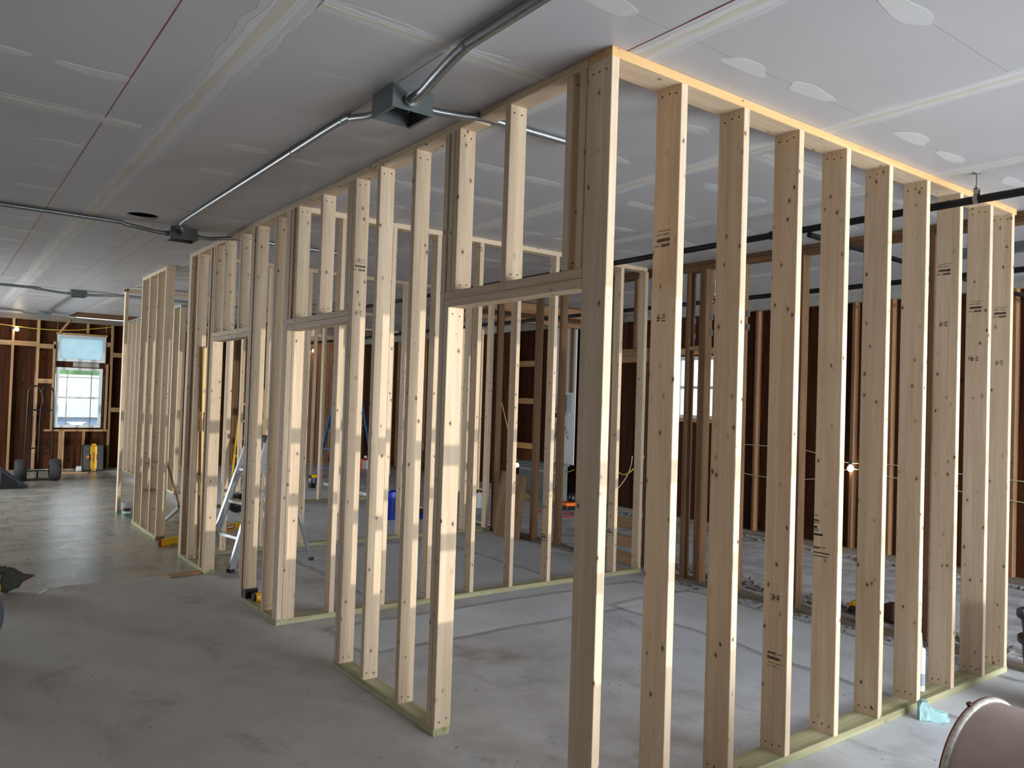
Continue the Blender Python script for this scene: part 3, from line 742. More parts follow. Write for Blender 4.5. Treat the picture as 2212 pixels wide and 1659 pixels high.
jbox(-0.471, -0.271, 0.858, 1.057, 2.885, 'open grey steel junction box on the ceiling with thick conduit, nearest the open corner')
jbox(-0.482, -0.268, 4.71, 4.87, 2.889, 'grey steel junction box beside the round ceiling hole')
jbox(-0.508, -0.312, 10.25, 10.42, 2.90, 'grey junction box between the round ceiling hole and the back wall')
jbox(-0.518, -0.322, 14.2, 14.36, 2.875, 'small grey junction box hard against the back wall top plate')
ZC = H-0.027
conduit([(-0.452, -5.9, ZC), (-0.452, -2.0, ZC), (-0.452, 0.05, ZC), (-0.452, 0.32, ZC-0.004), (-0.43, 0.55, ZC-0.028), (-0.40, 0.72, 2.928), (-0.390, 0.858, 2.926)], 0.0225, 'thick galvanised conduit over the open corner, bending down into the nearest box', [((-0.452, -0.6, ZC), (0, 1, 0))], (False, True))
conduit([(-0.425, 1.057, 2.930), (-0.437, 1.16, 2.934), (-0.452, 1.30, 2.958), (-0.458, 1.45, H-0.019), (-0.46, 2.5, H-0.019), (-0.46, 4.30, H-0.019), (-0.435, 4.50, 2.958), (-0.40, 4.64, 2.945), (-0.395, 4.71, 2.944)], 0.0165, 'straight galvanised conduit along the ceiling joining two grey boxes beside the long wall', [((-0.456, 1.40, H-0.021), (0, 1, 0)), ((-0.46, 2.06, H-0.019), (0, 1, 0)), ((-0.46, 4.32, H-0.019), (0, 1, 0))])
conduit([(-0.271, 0.93, 2.945), (-0.20, 0.93, 2.946), (-0.068, 0.925, 2.958), (0.036, 0.912, 2.970), (0.2, 0.912, 2.972), (0.50, 0.912, 2.972), (0.62, 0.912, 2.972)], 0.0165, 'galvanised conduit passing through the notched top plate near the open corner', (), (True, False))
conduit([(-0.482, 4.79, 2.935), (-0.58, 4.79, 2.938), (-0.80, 4.785, 2.960), (-1.0, 4.78, H-0.018), (-2.5, 4.78, H-0.018), (-4.95, 4.78, H-0.018)], 0.0165, 'galvanised conduit crossing the ceiling beside the round hole', [((-1.12, 4.78, H-0.018), (1, 0, 0))], (True, False))
conduit([(-0.268, 4.77, 2.935), (-0.15, 4.765, 2.938), (0.0, 4.75, 2.962), (0.10, 4.745, 2.968), (0.5, 4.745, 2.97), (1.3, 4.745, 2.97)], 0.0165, 'galvanised conduit entering the notched top plate above the third doorway', (), (True, False))
conduit([(-0.508, 10.34, 2.94), (-0.62, 10.34, 2.942), (-0.95, 10.34, 2.965), (-1.2, 10.34, H-0.018), (-4.95, 10.34, H-0.018)], 0.0165, 'galvanised conduit crossing the ceiling to the open side from the box before the back wall', (), (True, False))
conduit([(-0.312, 10.34, 2.94), (-0.2, 10.34, 2.945), (0.1, 10.34, 2.97), (0.6, 10.34, 2.97), (3.6, 10.34, 2.97)], 0.0165, 'galvanised conduit over the short wall length from the box before the back wall', (), (True, False))
conduit([(-0.42, 10.42, 2.93), (-0.42, 10.6, 2.95), (-0.42, 10.9, H-0.018), (-0.42, 13.7, H-0.018), (-0.42, 14.0, 2.95), (-0.42, 14.2, 2.93)], 0.0165, 'bright galvanised conduit running to the box at the back wall')
conduit([(-0.518, 14.28, 2.93), (-0.75, 14.28, 2.94), (-1.2, 14.28, H-0.018), (-4.95, 14.28, H-0.018)], 0.0165, 'galvanised conduit along the ceiling edge by the back wall', (), (True, False))

# sprinkler pipes
def pipe(p0, p1, r, label, cpl=()):
    o = MB().tube([p0, p1], r, 14).build('sprinkler_pipe', M['blackpipe'], smooth=40); tag(o, label, 'pipe')
    d = (Vector(p1)-Vector(p0)).normalized()
    for c in cpl: MB().tube([Vector(c)-d*0.035, Vector(c)+d*0.035], r*1.3, 14).build('coupling', M['blackpipe'], o, smooth=40)
    return o
pipe((2.62, -5.9, 2.842), (2.62, 15.2, 2.832), 0.0225, 'black iron pipe hung below the ceiling over the wide-stud wall', [(2.62, 1.12, 2.84), (2.62, 5.0, 2.836)])
pipe((4.555, -5.9, 2.75), (4.555, 15.2, 2.75), 0.0225, 'black iron pipe hung beyond the old brown wall', [(4.555, 0.86, 2.75)])
pipe((2.62, 0.855, 2.80), (6.40, 0.855, 2.752), 0.019, 'black iron cross pipe under the ceiling over the old brown wall', [(3.9, 0.855, 2.784)])
def hanger(x, y, zp, label):
    o = thing('pipe_hanger', label, 'pipe hanger', (x, y, zp))
    MB().lathe([(0.002, H-zp-0.006), (0.026, H-zp-0.006), (0.030, H-zp-0.001), (0.002, H-zp-0.001)], 4).build('ceiling_plate', M['galv'], o)
    MB().tube([(0, 0, 0.055), (0, 0, H-zp-0.006)], 0.006, 8).build('rod', M['galv'], o)
    MB().tube([(0, 0, 0.05), (0, 0, 0.075)], 0.011, 6).build('nut', M['galv'], o)
    m = MB(); n = 20; r0, r1 = 0.0235, 0.0265
    for i in range(n):
        a, b = 2*PI*i/n, 2*PI*(i+1)/n
        q4 = [m.bm.verts.new((rr*math.cos(t_), yy, rr*math.sin(t_))) for rr, t_ in ((r0, a), (r1, a), (r1, b), (r0, b)) for yy in (-0.012, 0.012)]
        for f in ((0, 1, 3, 2), (2, 3, 5, 4), (4, 5, 7, 6), (6, 7, 1, 0)): m.bm.faces.new([q4[k] for k in f])
    m.box(-0.014, -0.011, -0.012, 0.012, 0.024, 0.06); m.box(0.011, 0.014, -0.012, 0.012, 0.024, 0.06); m.box(-0.014, 0.014, -0.012, 0.012, 0.055, 0.06)
    m.build('loop', M['galv'], o)
hanger(2.62, -0.18, 2.842, 'bright pipe hanger with rod and loop beside the wide-stud wall')
hanger(4.555, 3.2, 2.75, 'long pipe hanger seen between the old brown studs')
fx = thing('strip_light_housing', 'unlit grey strip light housing on the ceiling beyond the old brown wall', 'light fixture', (4.74, 0.3, 2.93))
boxpart('housing', 4.66, 4.82, -0.6, 0.85, 2.93, H, M['box'], fx); boxpart('cover', 4.69, 4.79, -0.58, 0.83, 2.925, 2.93, M['cabinet'], fx)

# ------------------------------------------------------------------ work lights and cords
def worklight(p, label, power, d=(0, 0, -1)):
    o = thing('work_light', label, 'light bulb', p)
    d = Vector(d).normalized()
    MB().tube([-d*0.07, -d*0.012], 0.020, 12, radii=[0.016, 0.021]).build('socket', M['dark'], o, smooth=40)
    MB().blob(d*0.032, 0.034, 0.034, 0.036, 0, 3).build('bulb', M['bulb'], o, smooth=60)
    l = bpy.data.lights.new('bulb_glow', 'POINT'); l.energy = power; l.color = (1.0, 0.72, 0.40); l.shadow_soft_size = 0.035
    lo = bpy.data.objects.new('bulb_glow', l); COL.objects.link(lo); lo.parent = o; lo.location = d*0.075 if False else (d*0.032)
    return o
def cord(pts, r, mat, label, name='power_cord', n=6):
    o = MB().tube(curve_pts(pts, n), r, 6).build(name, M[mat], smooth=60); tag(o, label, 'cord'); return o
GXI = GX-D4
worklight((-0.80, HY-D4-0.09, 2.69), 'glowing work bulb strung high on the back wall studs', 45, (0.8, -0.3, -0.3))
worklight((5.045, HY-D4-0.05, 2.66), 'glowing work bulb high on the bulb-lit plywood, seen through the second doorway', 60, (0.5, -0.5, -0.3))
p3 = at(1118, 1001, 'X', GXI-0.16)
worklight((p3.x, p3.y, p3.z), 'glowing work bulb hanging low by the orange-lit plywood', 45, (-0.3, 0.1, -1))
worklight((GXI-0.036, 2.672, 1.03), 'glowing work bulb low on the outer wall behind the wide studs', 30, (-0.2, -0.2, -1))
cord([(-3.0, HY-D4-0.02, 2.86), (-1.6, HY-D4-0.02, 2.80), (-0.82, HY-D4-0.06, 2.74), (-0.4, HY-D4-0.02, 2.72), (0.05, HY-D4-0.03, 2.73), (0.43, HY-D4-0.02, 2.78), (0.86, HY-D4-0.02, 2.86)], 0.009, 'cordy', 'yellow cord swagged across the top of the back wall')
cord([(GXI-0.01, 4.5, 1.175), (GXI-0.01, 4.0, 1.178), (GXI-0.01, 3.35, 1.17), (GXI-0.01, 2.90, 1.10), (GXI-0.01, 2.70, 1.06), (GXI-0.01, 2.26, 1.08), (GXI-0.01, 1.62, 1.05), (GXI-0.01, 1.05, 1.03), (GXI-0.01, 0.4, 1.02), (GXI-0.01, -1.1, 1.04)], 0.005, 'cordw', 'pale cord strung along the outer wall studs, upper run')
cord([(GXI-0.012, 4.5, 0.86), (GXI-0.012, 4.0, 0.80), (GXI-0.012, 3.5, 0.80), (GXI-0.012, 3.0, 0.86), (GXI-0.012, 2.69, 0.99), (GXI-0.012, 2.26, 0.95), (GXI-0.012, 1.62, 0.88), (GXI-0.012, 0.4, 0.80), (GXI-0.012, -1.1, 0.78)], 0.005, 'cordw', 'pale cord strung along the outer wall studs, lower run')
cord([at(1336, 1020, 'X', GXI-0.05), at(1345, 1025, 'X', GXI-0.05), at(1355, 1023, 'X', GXI-0.05), at(1366, 1015, 'X', GXI-0.05), at(1392, 985, 'X', GXI-0.03), at(1394, 960, 'X', GXI-0.02)], 0.009, 'cordy', 'yellow cord drooping beside the outer wall near the cross wall end')
cord([at(1366, 985, 'X', GXI-0.02), at(1362, 1010, 'X', GXI-0.03), at(1350, 1035, 'X', GXI-0.03), at(1335, 1055, 'X', GXI-0.03)], 0.007, 'cordw', 'pale cord hanging slack across the outer wall')
cord([(p3.x, p3.y, p3.z+0.07), at(1130, 1012, 'X', GXI-0.1), at(1142, 1013, 'X', GXI-0.1), at(1170, 1024, 'X', GXI-0.1), at(1190, 1032, 'X', GXI-0.1), at(1240, 1015, 'X', GXI-0.1)], 0.006, 'cordy', 'yellow cord feeding the low bulb by the orange-lit plywood')
cord([at(1078, 850, 'X', GXI-0.4), at(1085, 875, 'X', GXI-0.35), at(1098, 930, 'X', GXI-0.3), at(1112, 985, 'X', GXI-0.2), (p3.x, p3.y, p3.z+0.07)], 0.006, 'cordy', 'yellow cord dropping to the low bulb from the narrow wall end')

# ------------------------------------------------------------------ the wallboard strip with the electrical gear
PX = GXI-0.016
pb = tag(MB().box(PX, PX+0.014, 7.42, 7.955, 0.63, 2.88).build('wallboard_strip', M['plaster']), 'white wallboard strip carrying loose cables on the outer wall', 'wallboard')
tag(lumber('cover_strip', PX-0.02, PX-0.001, 7.47, 7.56, 1.80, 2.88, M['old']), 'brown trim strip left on the white wallboard', 'trim strip')
eb = thing('meter_box', 'open grey electrical box with black cables on the white wallboard', 'electrical box', (PX-0.035, 7.61, 1.48))
boxpart('case', PX-0.07, PX-0.001, 7.53, 7.70, 1.48, 1.76, M['cabinet'], eb, 0.004); boxpart('door_glass', PX-0.076, PX-0.0705, 7.57, 7.66, 1.60, 1.73, M['dark'], eb); boxpart('breaker', PX-0.078, PX-0.0705, 7.58, 7.65, 1.51, 1.56, M['black'], eb)
eb2 = thing('cable_box', 'small black cable box below the open electrical box', 'electrical box', (PX-0.03, 7.80, 1.40))
boxpart('case', PX-0.06, PX-0.001, 7.72, 7.90, 1.385, 1.46, M['dark'], eb2, 0.003); boxpart('gland', PX-0.05, PX-0.01, 7.90, 7.94, 1.40, 1.44, M['cordb'], eb2)
for k, (a, b, c, lab) in enumerate([((7.70, 1.74), (7.78, 1.62), (7.90, 1.50), 'thin'), ((7.72, 1.60), (7.80, 1.20), (7.93, 0.95), 'long'), ((7.76, 1.39), (7.84, 1.15), (7.95, 0.90), 'slack'), ((7.60, 1.47), (7.62, 1.25), (7.56, 1.05), 'straight')]):
    cord([(PX-0.03, a[0], a[1]), (PX-0.04, (a[0]+b[0])/2+0.03, (a[1]+b[1])/2), (PX-0.03, b[0], b[1]), (PX-0.02, c[0], c[1])], 0.006, 'cordb', '%s black cable hanging from the electrical box on white wallboard' % lab, 'cable')
for k in range(6):
    y0 = 7.55+0.05*k
    o = cord([(PX-0.03, y0, 1.12-0.02*k), (PX-0.07, y0+0.10, 0.98), (PX-0.08, y0+0.16+0.02*k, 0.82), (PX-0.05, y0+0.06+0.03*k, 0.70)], 0.0045, 'cordy' if k % 2 else 'cordw', 'loose thin wire tail curling at the foot of the white wallboard', 'wire'); o['group'] = 'wire tails below the electrical box'
cab = thing('metal_cabinet', 'low grey green metal cabinet standing below the white wallboard', 'cabinet', (6.2, 8.0, 0.045))
boxpart('body', 6.03, 6.30, 7.50, 8.45, 0.045, 0.60, M['cabinet'], cab, 0.006); boxpart('lid', 6.01, 6.32, 7.48, 8.47, 0.602, 0.64, M['cabinet'], cab, 0.004); boxpart('front_rib', 6.018, 6.029, 7.50, 8.45, 0.50, 0.53, M['greyplastic'], cab)
m = MB(); m.blob((0, 0, 0.10), 0.07, 0.10, 0.13, 0.2, 2); tag(m.build('insulation_scrap', M['insul'], None, (6.0, 7.42, 0.03), smooth=60), 'torn yellow insulation scrap at the end of the metal cabinet', 'insulation')
m = MB(); m.blob((0, 0, 0.04), 0.09, 0.22, 0.06, 0.25, 2); tag(m.build('debris_heap', M['insul'], None, (5.96, 8.2, 0.03), smooth=60), 'heap of pale broken insulation before the metal cabinet', 'debris')

# ------------------------------------------------------------------ tools and loose things
def drill(loc, rotz, label, lying=True, scale=1.0, text=None):
    o = thing('cordless_drill', label, 'drill', loc, (0, 0, rotz)); o.scale = (scale,)*3
    tilt = Matrix.Rotation(PI/2, 4, 'X') if lying else Matrix.Identity(4)
    zoff = 0.034 if lying else 0.20
    def bld(nm, m, mat):
        m.bm.transform(Matrix.Translation((0, 0, zoff)) @ tilt); return m.build(nm, mat, o, smooth=40)
    bld('motor_body', MB().lathe([(0.012, -0.085), (0.031, -0.080), (0.034, -0.06), (0.034, 0.02), (0.030, 0.04), (0.012, 0.042)], 18, axis='X'), M['toolyellow'])
    bld('rear_cap', MB().lathe([(0.005, -0.098), (0.026, -0.096), (0.032, -0.086), (0.030, -0.079), (0.01, -0.079)], 18, axis='X'), M['dark'])
    bld('chuck', MB().lathe([(0.01, 0.042), (0.022, 0.043), (0.021, 0.075), (0.013, 0.09), (0.004, 0.091)], 14, axis='X'), M['black'])
    bld('grip', MB().tube([(-0.035, 0, -0.02), (-0.045, 0, -0.08), (-0.05, 0, -0.13)], 0.019, 10), M['dark'])
    bld('battery', MB().box(-0.09, 0.01, -0.036, 0.036, -0.195, -0.13), M['black'])
    return o
drill((0.112, 3.84, T), math.radians(8), 'yellow and black drill lying on the green plate behind the second doorway')
drill((3.93, 1.235, 0.045), math.radians(200), 'yellow drill lying on the raised dusty slab behind the wide studs', scale=1.25)
drill((3.45, 11.0, 0.0), math.radians(20), 'small yellow drill standing on the floor near the far walls', lying=False)

def buck(name, loc, r0, r1, h, mat, label, cat='bucket', inner=None, parts=()):
    o = thing(name, label, cat, loc)
    MB().lathe([(0.001, 0.0), (r0, 0.0), (r1, h), (r1-0.006, h), (r0-0.006, 0.006), (0.001, 0.006)], 28).build('wall', M[mat], o, smooth=40)
    m = MB(); n = 28
    for zz in (h-0.012, h-0.05): m.lathe([(r1-0.002, zz-0.007), (r1+0.008, zz-0.007), (r1+0.008, zz+0.010), (r1-0.002, zz+0.010)], n, closed=True)
    m.build('rim', M[inner or mat], o, smooth=40)
    return o
bk_ = buck('bucket', (3.02, 7.32, 0), 0.135, 0.15, 0.37, 'bucketblue', 'bright blue bucket with white label on the floor between the far cross walls')
MB().box(-0.04, 0.04, -0.002, 0.002, 0, 0.06).build('paper_label', M['paper'], bk_, (0.06, -0.139, 0.27))
MB().box(-0.06, 0.06, -0.002, 0.002, 0, 0.05).build('printed_mark', M['dark'], bk_, (0.04, -0.142, 0.12))
MB().tube([(0.158*math.cos(a), 0.158*math.sin(a), 0.33-0.12*math.sin(a)) for a in [PI*k/12 for k in range(13)]], 0.003, 6).build('bail_handle', M['galv'], bk_)
tr = thing('tray', 'low blue tray with green scraps beside the bright blue bucket', 'tray', (3.46, 7.25, 0))
boxpart('pan', 3.34, 3.60, 7.12, 7.38, 0, 0.07, M['bucketblue'], tr, 0.01); boxpart('scraps', 3.37, 3.57, 7.15, 7.35, 0.071, 0.11, M['glove'], tr, 0.015)
gb = buck('bucket', (4.56, 7.52, 0.045), 0.085, 0.10, 0.22, 'greyplastic', 'small pale bucket with black lid on the raised slab')
MB().lathe([(0.001, 0.221), (0.112, 0.221), (0.112, 0.245), (0.001, 0.250)], 24).build('lid', M['black'], gb, smooth=40)
jug = thing('jug', 'small red and white jug on the floor far beyond the second doorway', 'jug', (5.6, 13.4, 0.045))
boxpart('body', 5.45, 5.75, 13.3, 13.5, 0.045, 0.30, M['red'], jug, 0.03); boxpart('label_panel', 5.50, 5.62, 13.29, 13.299, 0.06, 0.26, M['paper'], jug); MB().tube([(0, 0, 0.25), (0, 0, 0.30)], 0.03, 10).build('cap', M['paper'], jug)

# leaning yellow level and the one on the floor
def level(L, label, loc, zdir, xdir):
    """box-beam level built along its own z, hand slots cut through"""
    o = thing('spirit_level', label, 'level', loc)
    z = Vector(zdir).normalized(); x = Vector(xdir); x = (x - z*x.dot(z)).normalized(); yv = z.cross(x)
    o.rotation_euler = Matrix((x, yv, z)).transposed().to_euler()
    w2, t2 = 0.036, 0.013; slots = [(L*0.30, L*0.39), (L*0.60, L*0.69)]; zs = [0.012, slots[0][0], slots[0][1], slots[1][0], slots[1][1], L-0.012]
    m = MB()
    m.box(-w2, -w2+0.011, -t2, t2, zs[0], zs[5]); m.box(w2-0.011, w2, -t2, t2, zs[0], zs[5])
    for a, b in ((zs[0], zs[1]), (zs[2], zs[3]), (zs[4], zs[5])): m.box(-w2+0.011, w2-0.011, -t2*0.55, t2*0.55, a, b)
    bmesh.ops.remove_doubles(m.bm, verts=list(m.bm.verts), dist=1e-5)
    m.build('beam', M['yellow'], o)
    for a, b in slots:
        pts = [(-0.018, 0, a+0.022), (-0.018, 0, b-0.022), (-0.010, 0, b-0.006), (0.010, 0, b-0.006), (0.018, 0, b-0.022), (0.018, 0, a+0.022), (0.010, 0, a+0.006), (-0.010, 0, a+0.006), (-0.018, 0, a+0.022)]
        MB().tube(pts, 0.006, 6).build('hand_slot_trim', M['red'], o)
    MB().box(-w2-0.001, w2+0.001, -t2-0.001, t2+0.001, 0, 0.012).build('end_cap', M['red'], o); MB().box(-w2-0.001, w2+0.001, -t2-0.001, t2+0.001, L-0.012, L).build('end_cap', M['red'], o)
    MB().lathe([(0.002, -0.015), (0.021, -0.015), (0.021, 0.015), (0.002, 0.015)], 18, (0, 0, L*0.79), 'Y').build('vial', M['greyplastic'], o, smooth=40)
    return o
lt = Vector((0.083, 5.60, 2.06)); lb = Vector((0.128, 5.60, 0.042))
level((lt-lb).length, 'long yellow spirit level leaning upright inside the stud wall past the third doorway', lb, lt-lb, (1, 0, 0))
level(1.84, 'long yellow spirit level with red end lying on the floor past the second cross wall', (-0.045, 6.585, 0.037), (1.46, 1.11, 0), (0, 0, 1))

# clear tub of screws
tb = thing('screw_tub', 'clear plastic tub of dark screws with green label beside the lone corner post', 'tub', (0.075, 8.80, 0))
MB().lathe([(0.001, 0), (0.085, 0), (0.098, 0.19), (0.094, 0.19), (0.082, 0.004), (0.001, 0.004)], 26).build('clear_wall', M['tub'], tb, smooth=40)
MB().lathe([(0.001, 0.006), (0.079, 0.006), (0.086, 0.10), (0.05, 0.115), (0.001, 0.105)], 20).build('screws', M['screw'], tb, smooth=30)['kind'] = 'stuff'
for z0, z1, mt in ((0.03, 0.055, 'label'), (0.055, 0.085, 'paper'), (0.085, 0.12, 'dark'), (0.12, 0.128, 'orange')):
    m = MB(); n = 8
    for k in range(n):
        a, b = PI*1.16+k*0.13, PI*1.16+(k+1)*0.13; r = 0.0895+0.068*z0+0.002
        q4 = [m.bm.verts.new((r*math.cos(t_), r*math.sin(t_), zz)) for t_, zz in ((a, z0), (b, z0), (b, z1), (a, z1))]; m.bm.faces.new(q4)
    m.build('label_band', M[mt], tb)

# scoop shovel leaning inside the short wall
sh = thing('shovel', 'wooden handled scoop with pale blade leaning behind the short wall length', 'shovel', (0.52, 8.20, 0))
hp = at(361, 1000, 'X', 0.13) - Vector((0.52, 8.20, 0)); hb = Vector((0.03, 0.02, 0.15))
MB().tube([hb, hb+(hp-hb)*1.06], 0.013, 10).build('handle', M['oldpale'], sh, smooth=40)
MB().tube([hb*0.9, hb+(hp-hb)*0.10], 0.019, 10).build('ferrule', M['dark'], sh, smooth=40)
m = MB()
rows = []
for i in range(6):
    t = i/5; row = []
    for j in range(7):
        s_ = j/6-0.5
        row.append(m.bm.verts.new((-0.17*t+0.02+0.05*s_, -0.02+0.26*s_*(1-0.15*t), 0.15-0.14*t+0.22*s_*s_*(1-t*0.4))))
    rows.append(row)
for a, b in zip(rows, rows[1:]):
    for j in range(6): m.bm.faces.new([a[j], a[j+1], b[j+1], b[j]])
so = m.build('blade', M['trimwhite'], sh, smooth=60); sm = so.modifiers.new('thick', 'SOLIDIFY'); sm.thickness = 0.004

# aluminium stepladder, open
def stepladder(loc, rotz, h, spread, width, rail, label, steps=3, capm='dark', foot='dark', tray=True):
    o = thing('stepladder', label, 'ladder', loc, (0, 0, rotz))
    def rod(nm, a, b, wx, wy, mat):
        a, b = Vector(a), Vector(b); z = (b-a).normalized(); x = Vector((0, 1, 0)); x = (x-z*x.dot(z)).normalized(); y_ = z.cross(x)
        mt = Matrix.Translation(a) @ Matrix((x, y_, z)).transposed().to_4x4()
        return MB().box(-wx/2, wx/2, -wy/2, wy/2, 0, (b-a).length, mt).build(nm, M[mat], o)
    top = h-0.02; fr = lambda t, s_: Vector((-spread/2*(1-t)-0.05*t, s_*(width/2)*(1-0.28*t), top*t))
    rr = lambda t, s_: Vector((spread/2*(1-t)+0.05*t, s_*(width/2)*(1-0.30*t), top*t))
    for s_ in (-1, 1):
        rod('front_rail', fr(0.02, s_), fr(1, s_), 0.028, 0.062, rail); rod('rear_rail', rr(0.02, s_), rr(1, s_), 0.024, 0.030, rail)
        boxp = MB().box(-0.022, 0.022, -0.036, 0.036, 0, 0.03); boxp.build('foot', M[foot], o, fr(0, s_)); MB().box(-0.02, 0.02, -0.02, 0.02, 0, 0.03).build('foot', M[foot], o, rr(0, s_))
        rod('spreader', fr(0.55, s_), rr(0.55, s_), 0.006, 0.02, rail)
    for k in range(steps):
        t = (k+1)/(steps+1); a, b = fr(t, -1), fr(t, 1)
        MB().box(a.x-0.02, a.x+0.075, a.y, b.y, a.z-0.02, a.z+0.006).build('step', M[rail], o)
        a, b = rr(t*0.92, -1), rr(t*0.92, 1); rod('rear_bar', a, b, 0.008, 0.022, rail)
    MB().box(-0.12, 0.12, -width*0.39, width*0.39, h-0.05, h).build('top_cap', M[capm], o, bevel=0.008)
    return o
stepladder((0.60, 5.40, 0), math.radians(12.7), 1.22, 0.86, 0.46, 'alu', 'open silver aluminium stepladder standing inside the room behind the second doorway', 3)
stepladder((2.45, 11.35, 0), math.radians(65), 1.75, 1.0, 0.5, 'yellow', 'yellow fibreglass stepladder with black feet beyond the third doorway', 5)
stepladder((4.25, 11.45, 0), math.radians(25), 2.0, 1.1, 0.5, 'ladblue', 'blue fibreglass stepladder standing by the bulb-lit plywood', 5)
hz = at(512, 1108, 'Z', 0)
cl = thing('hose_coil', 'black hose coil standing behind the silver ladder', 'hose', (hz.x, hz.y, 0.0))
m = MB()
for k in range(4): m.lathe([(0.125-0.02*k+0.012*math.cos(a), 0.012*math.sin(a)+0.015*k) for a in [2*PI*i/8 for i in range(8)]], 28, (0, 0, 0.14), 'Y', closed=True)
m.build('loops', M['black'], cl, smooth=60)['kind'] = 'stuff'
MB().lathe([(0.002, -0.03), (0.05, -0.03), (0.05, 0.08), (0.002, 0.08)], 18, (0, 0, 0.14), 'Y').build('hub', M['dark'], cl, smooth=40)

# hand truck
ht = thing('hand_truck', 'black steel hand truck with fat tyres before the back wall', 'hand truck', (-0.49, 13.55, 0), (0, 0, math.radians(-2)))
for s_ in (-1, 1):
    w_ = MB(); prof = [(0.10, -0.085), (0.165, -0.088), (0.186, -0.06), (0.190, 0.0), (0.186, 0.06), (0.165, 0.088), (0.10, 0.085)]
    w_.lathe(prof, 32, (s_*0.255, 0, 0.19), 'X', closed=True); tw = w_.build('tyre', M['rubber'], ht, smooth=50)
    MB().lathe([(0.002, -0.05), (0.10, -0.06), (0.10, 0.06), (0.002, 0.05)], 20, (s_*0.255, 0, 0.19), 'X').build('wheel_hub', M['dark'], ht, smooth=40)
    arch = [(s_*0.20, 0.10, 0.05), (s_*0.20, 0.05, 0.4), (s_*0.195, 0.0, 1.0), (s_*0.19, -0.02, 1.45), (s_*0.175, -0.025, 1.56), (s_*0.13, -0.03, 1.62), (s_*0.07, -0.03, 1.63), (s_*0.025, -0.03, 1.60), (0.005*s_, -0.03, 1.52)]
    MB().tube(curve_pts(arch, 5), 0.014, 10).build('side_rail', M['black'], ht, smooth=50)
MB().tube(curve_pts([(0.0, 0.10, 0.03), (0.0, 0.05, 0.4), (0.0, 0.0, 1.0), (0.005, -0.03, 1.25), (0.03, -0.06, 1.38), (0.01, -0.03, 1.54)], 6), 0.013, 10).build('centre_bar', M['black'], ht, smooth=50)
for zz, yy in ((1.22, -0.01), (0.56, 0.035), (0.17, 0.08)): MB().tube([(-0.20, yy, zz), (0.20, yy, zz)], 0.013, 8).build('cross_bar', M['black'], ht, smooth=50)
MB().tube([(-0.34, 0, 0.19), (0.34, 0, 0.19)], 0.012, 8).build('axle', M['alu'], ht, smooth=50)
MB().box(-0.2, 0.2, 0.10, 0.34, 0.005, 0.012).build('nose_plate', M['black'], ht)

# tool case against the back wall
tcs = thing('tool_case', 'dark tool case with yellow lettered panel standing against the back wall', 'tool case', (0.59, 15.13, 0), (math.radians(-6), 0, 0))
MB().box(-0.19, 0.19, -0.07, 0.07, 0, 0.52).build('shell', M['dark'], tcs, bevel=0.02)
MB().prism([(-0.055, 0.04), (0.055, 0.04), (0.06, 0.2), (0.05, 0.21), (0.05, 0.31), (0.06, 0.32), (0.06, 0.48), (-0.06, 0.48), (-0.06, 0.32), (-0.045, 0.31), (-0.045, 0.2), (-0.055, 0.19)], -0.082, -0.071, 'Y').build('panel', M['toolyellow'], tcs)
MB().box(-0.04, 0.04, -0.08, -0.071, 0.485, 0.53).build('latch', M['toolyellow'], tcs); MB().box(-0.04, 0.04, -0.08, -0.071, 0.0, 0.035).build('latch', M['toolyellow'], tcs)
me = textmesh('DEWALT', 0.052, 0.001); me.transform(Matrix.Rotation(PI/2, 4, 'Y') @ Matrix.Identity(4) if False else Matrix.Rotation(PI/2, 4, 'X')); me.transform(Matrix.Rotation(PI/2, 4, 'Y'))
link('lettering', me, M['dark'], tcs, (0.0, -0.0835, 0.25))
MB().lathe([(0.012, -0.001), (0.028, -0.001), (0.028, 0.002), (0.012, 0.002)], 18, (-0.10, -0.071, 0.27), 'Y', closed=True).build('ring_sticker', M['orange'], tcs)
tag(MB().lathe([(0.03, -0.04), (0.055, -0.04), (0.055, 0.04), (0.03, 0.04)], 20, axis='X', closed=True).build('tape_roll', M['paper'], None, (0.33, 15.0, 0.056), smooth=40), 'white tape roll on the floor beside the tool case', 'tape roll')
for k, (x0, y0, x1, y1) in enumerate([(-0.1, 14.75, 0.42, 14.55), (-0.15, 14.9, 0.45, 14.68)]):
    lab_ = ('thin wood offcut lying nearer the tool case', 'thin wood offcut lying nearer the hand truck')[1-k] if False else None
    o = lumber('offcut', -0.022, 0.022, -0.01, 0.01, 0, math.hypot(x1-x0, y1-y0), M['oldpale']); o.location = ((x0+x1)/2, (y0+y1)/2, 0.011+0.001*k)
    o.rotation_euler = Vector((x1-x0, y1-y0, 0)).to_track_quat('Z', 'Y').to_euler(); tag(o, 'thin wood offcut lying on the floor before the tool case', 'offcut', 'offcuts before the tool case')

# black wedge ramp near the hand truck
rp = thing('ramp', 'black steel wedge ramp on the floor near the hand truck', 'ramp', (-1.1, 12.45, 0))
MB().prism([(-0.85, 0.0), (0.36, 0.0), (-0.02, 0.30), (-0.85, 0.34)], -0.02, 0.5, 'Y').build('wedge', M['black'], rp)
MB().tube([(-0.35, -0.04, 0.62), (-0.02, -0.04, 0.345), (0.37, -0.04, 0.02)], 0.022, 8).build('edge_bar', M['binblue'], rp, smooth=40)

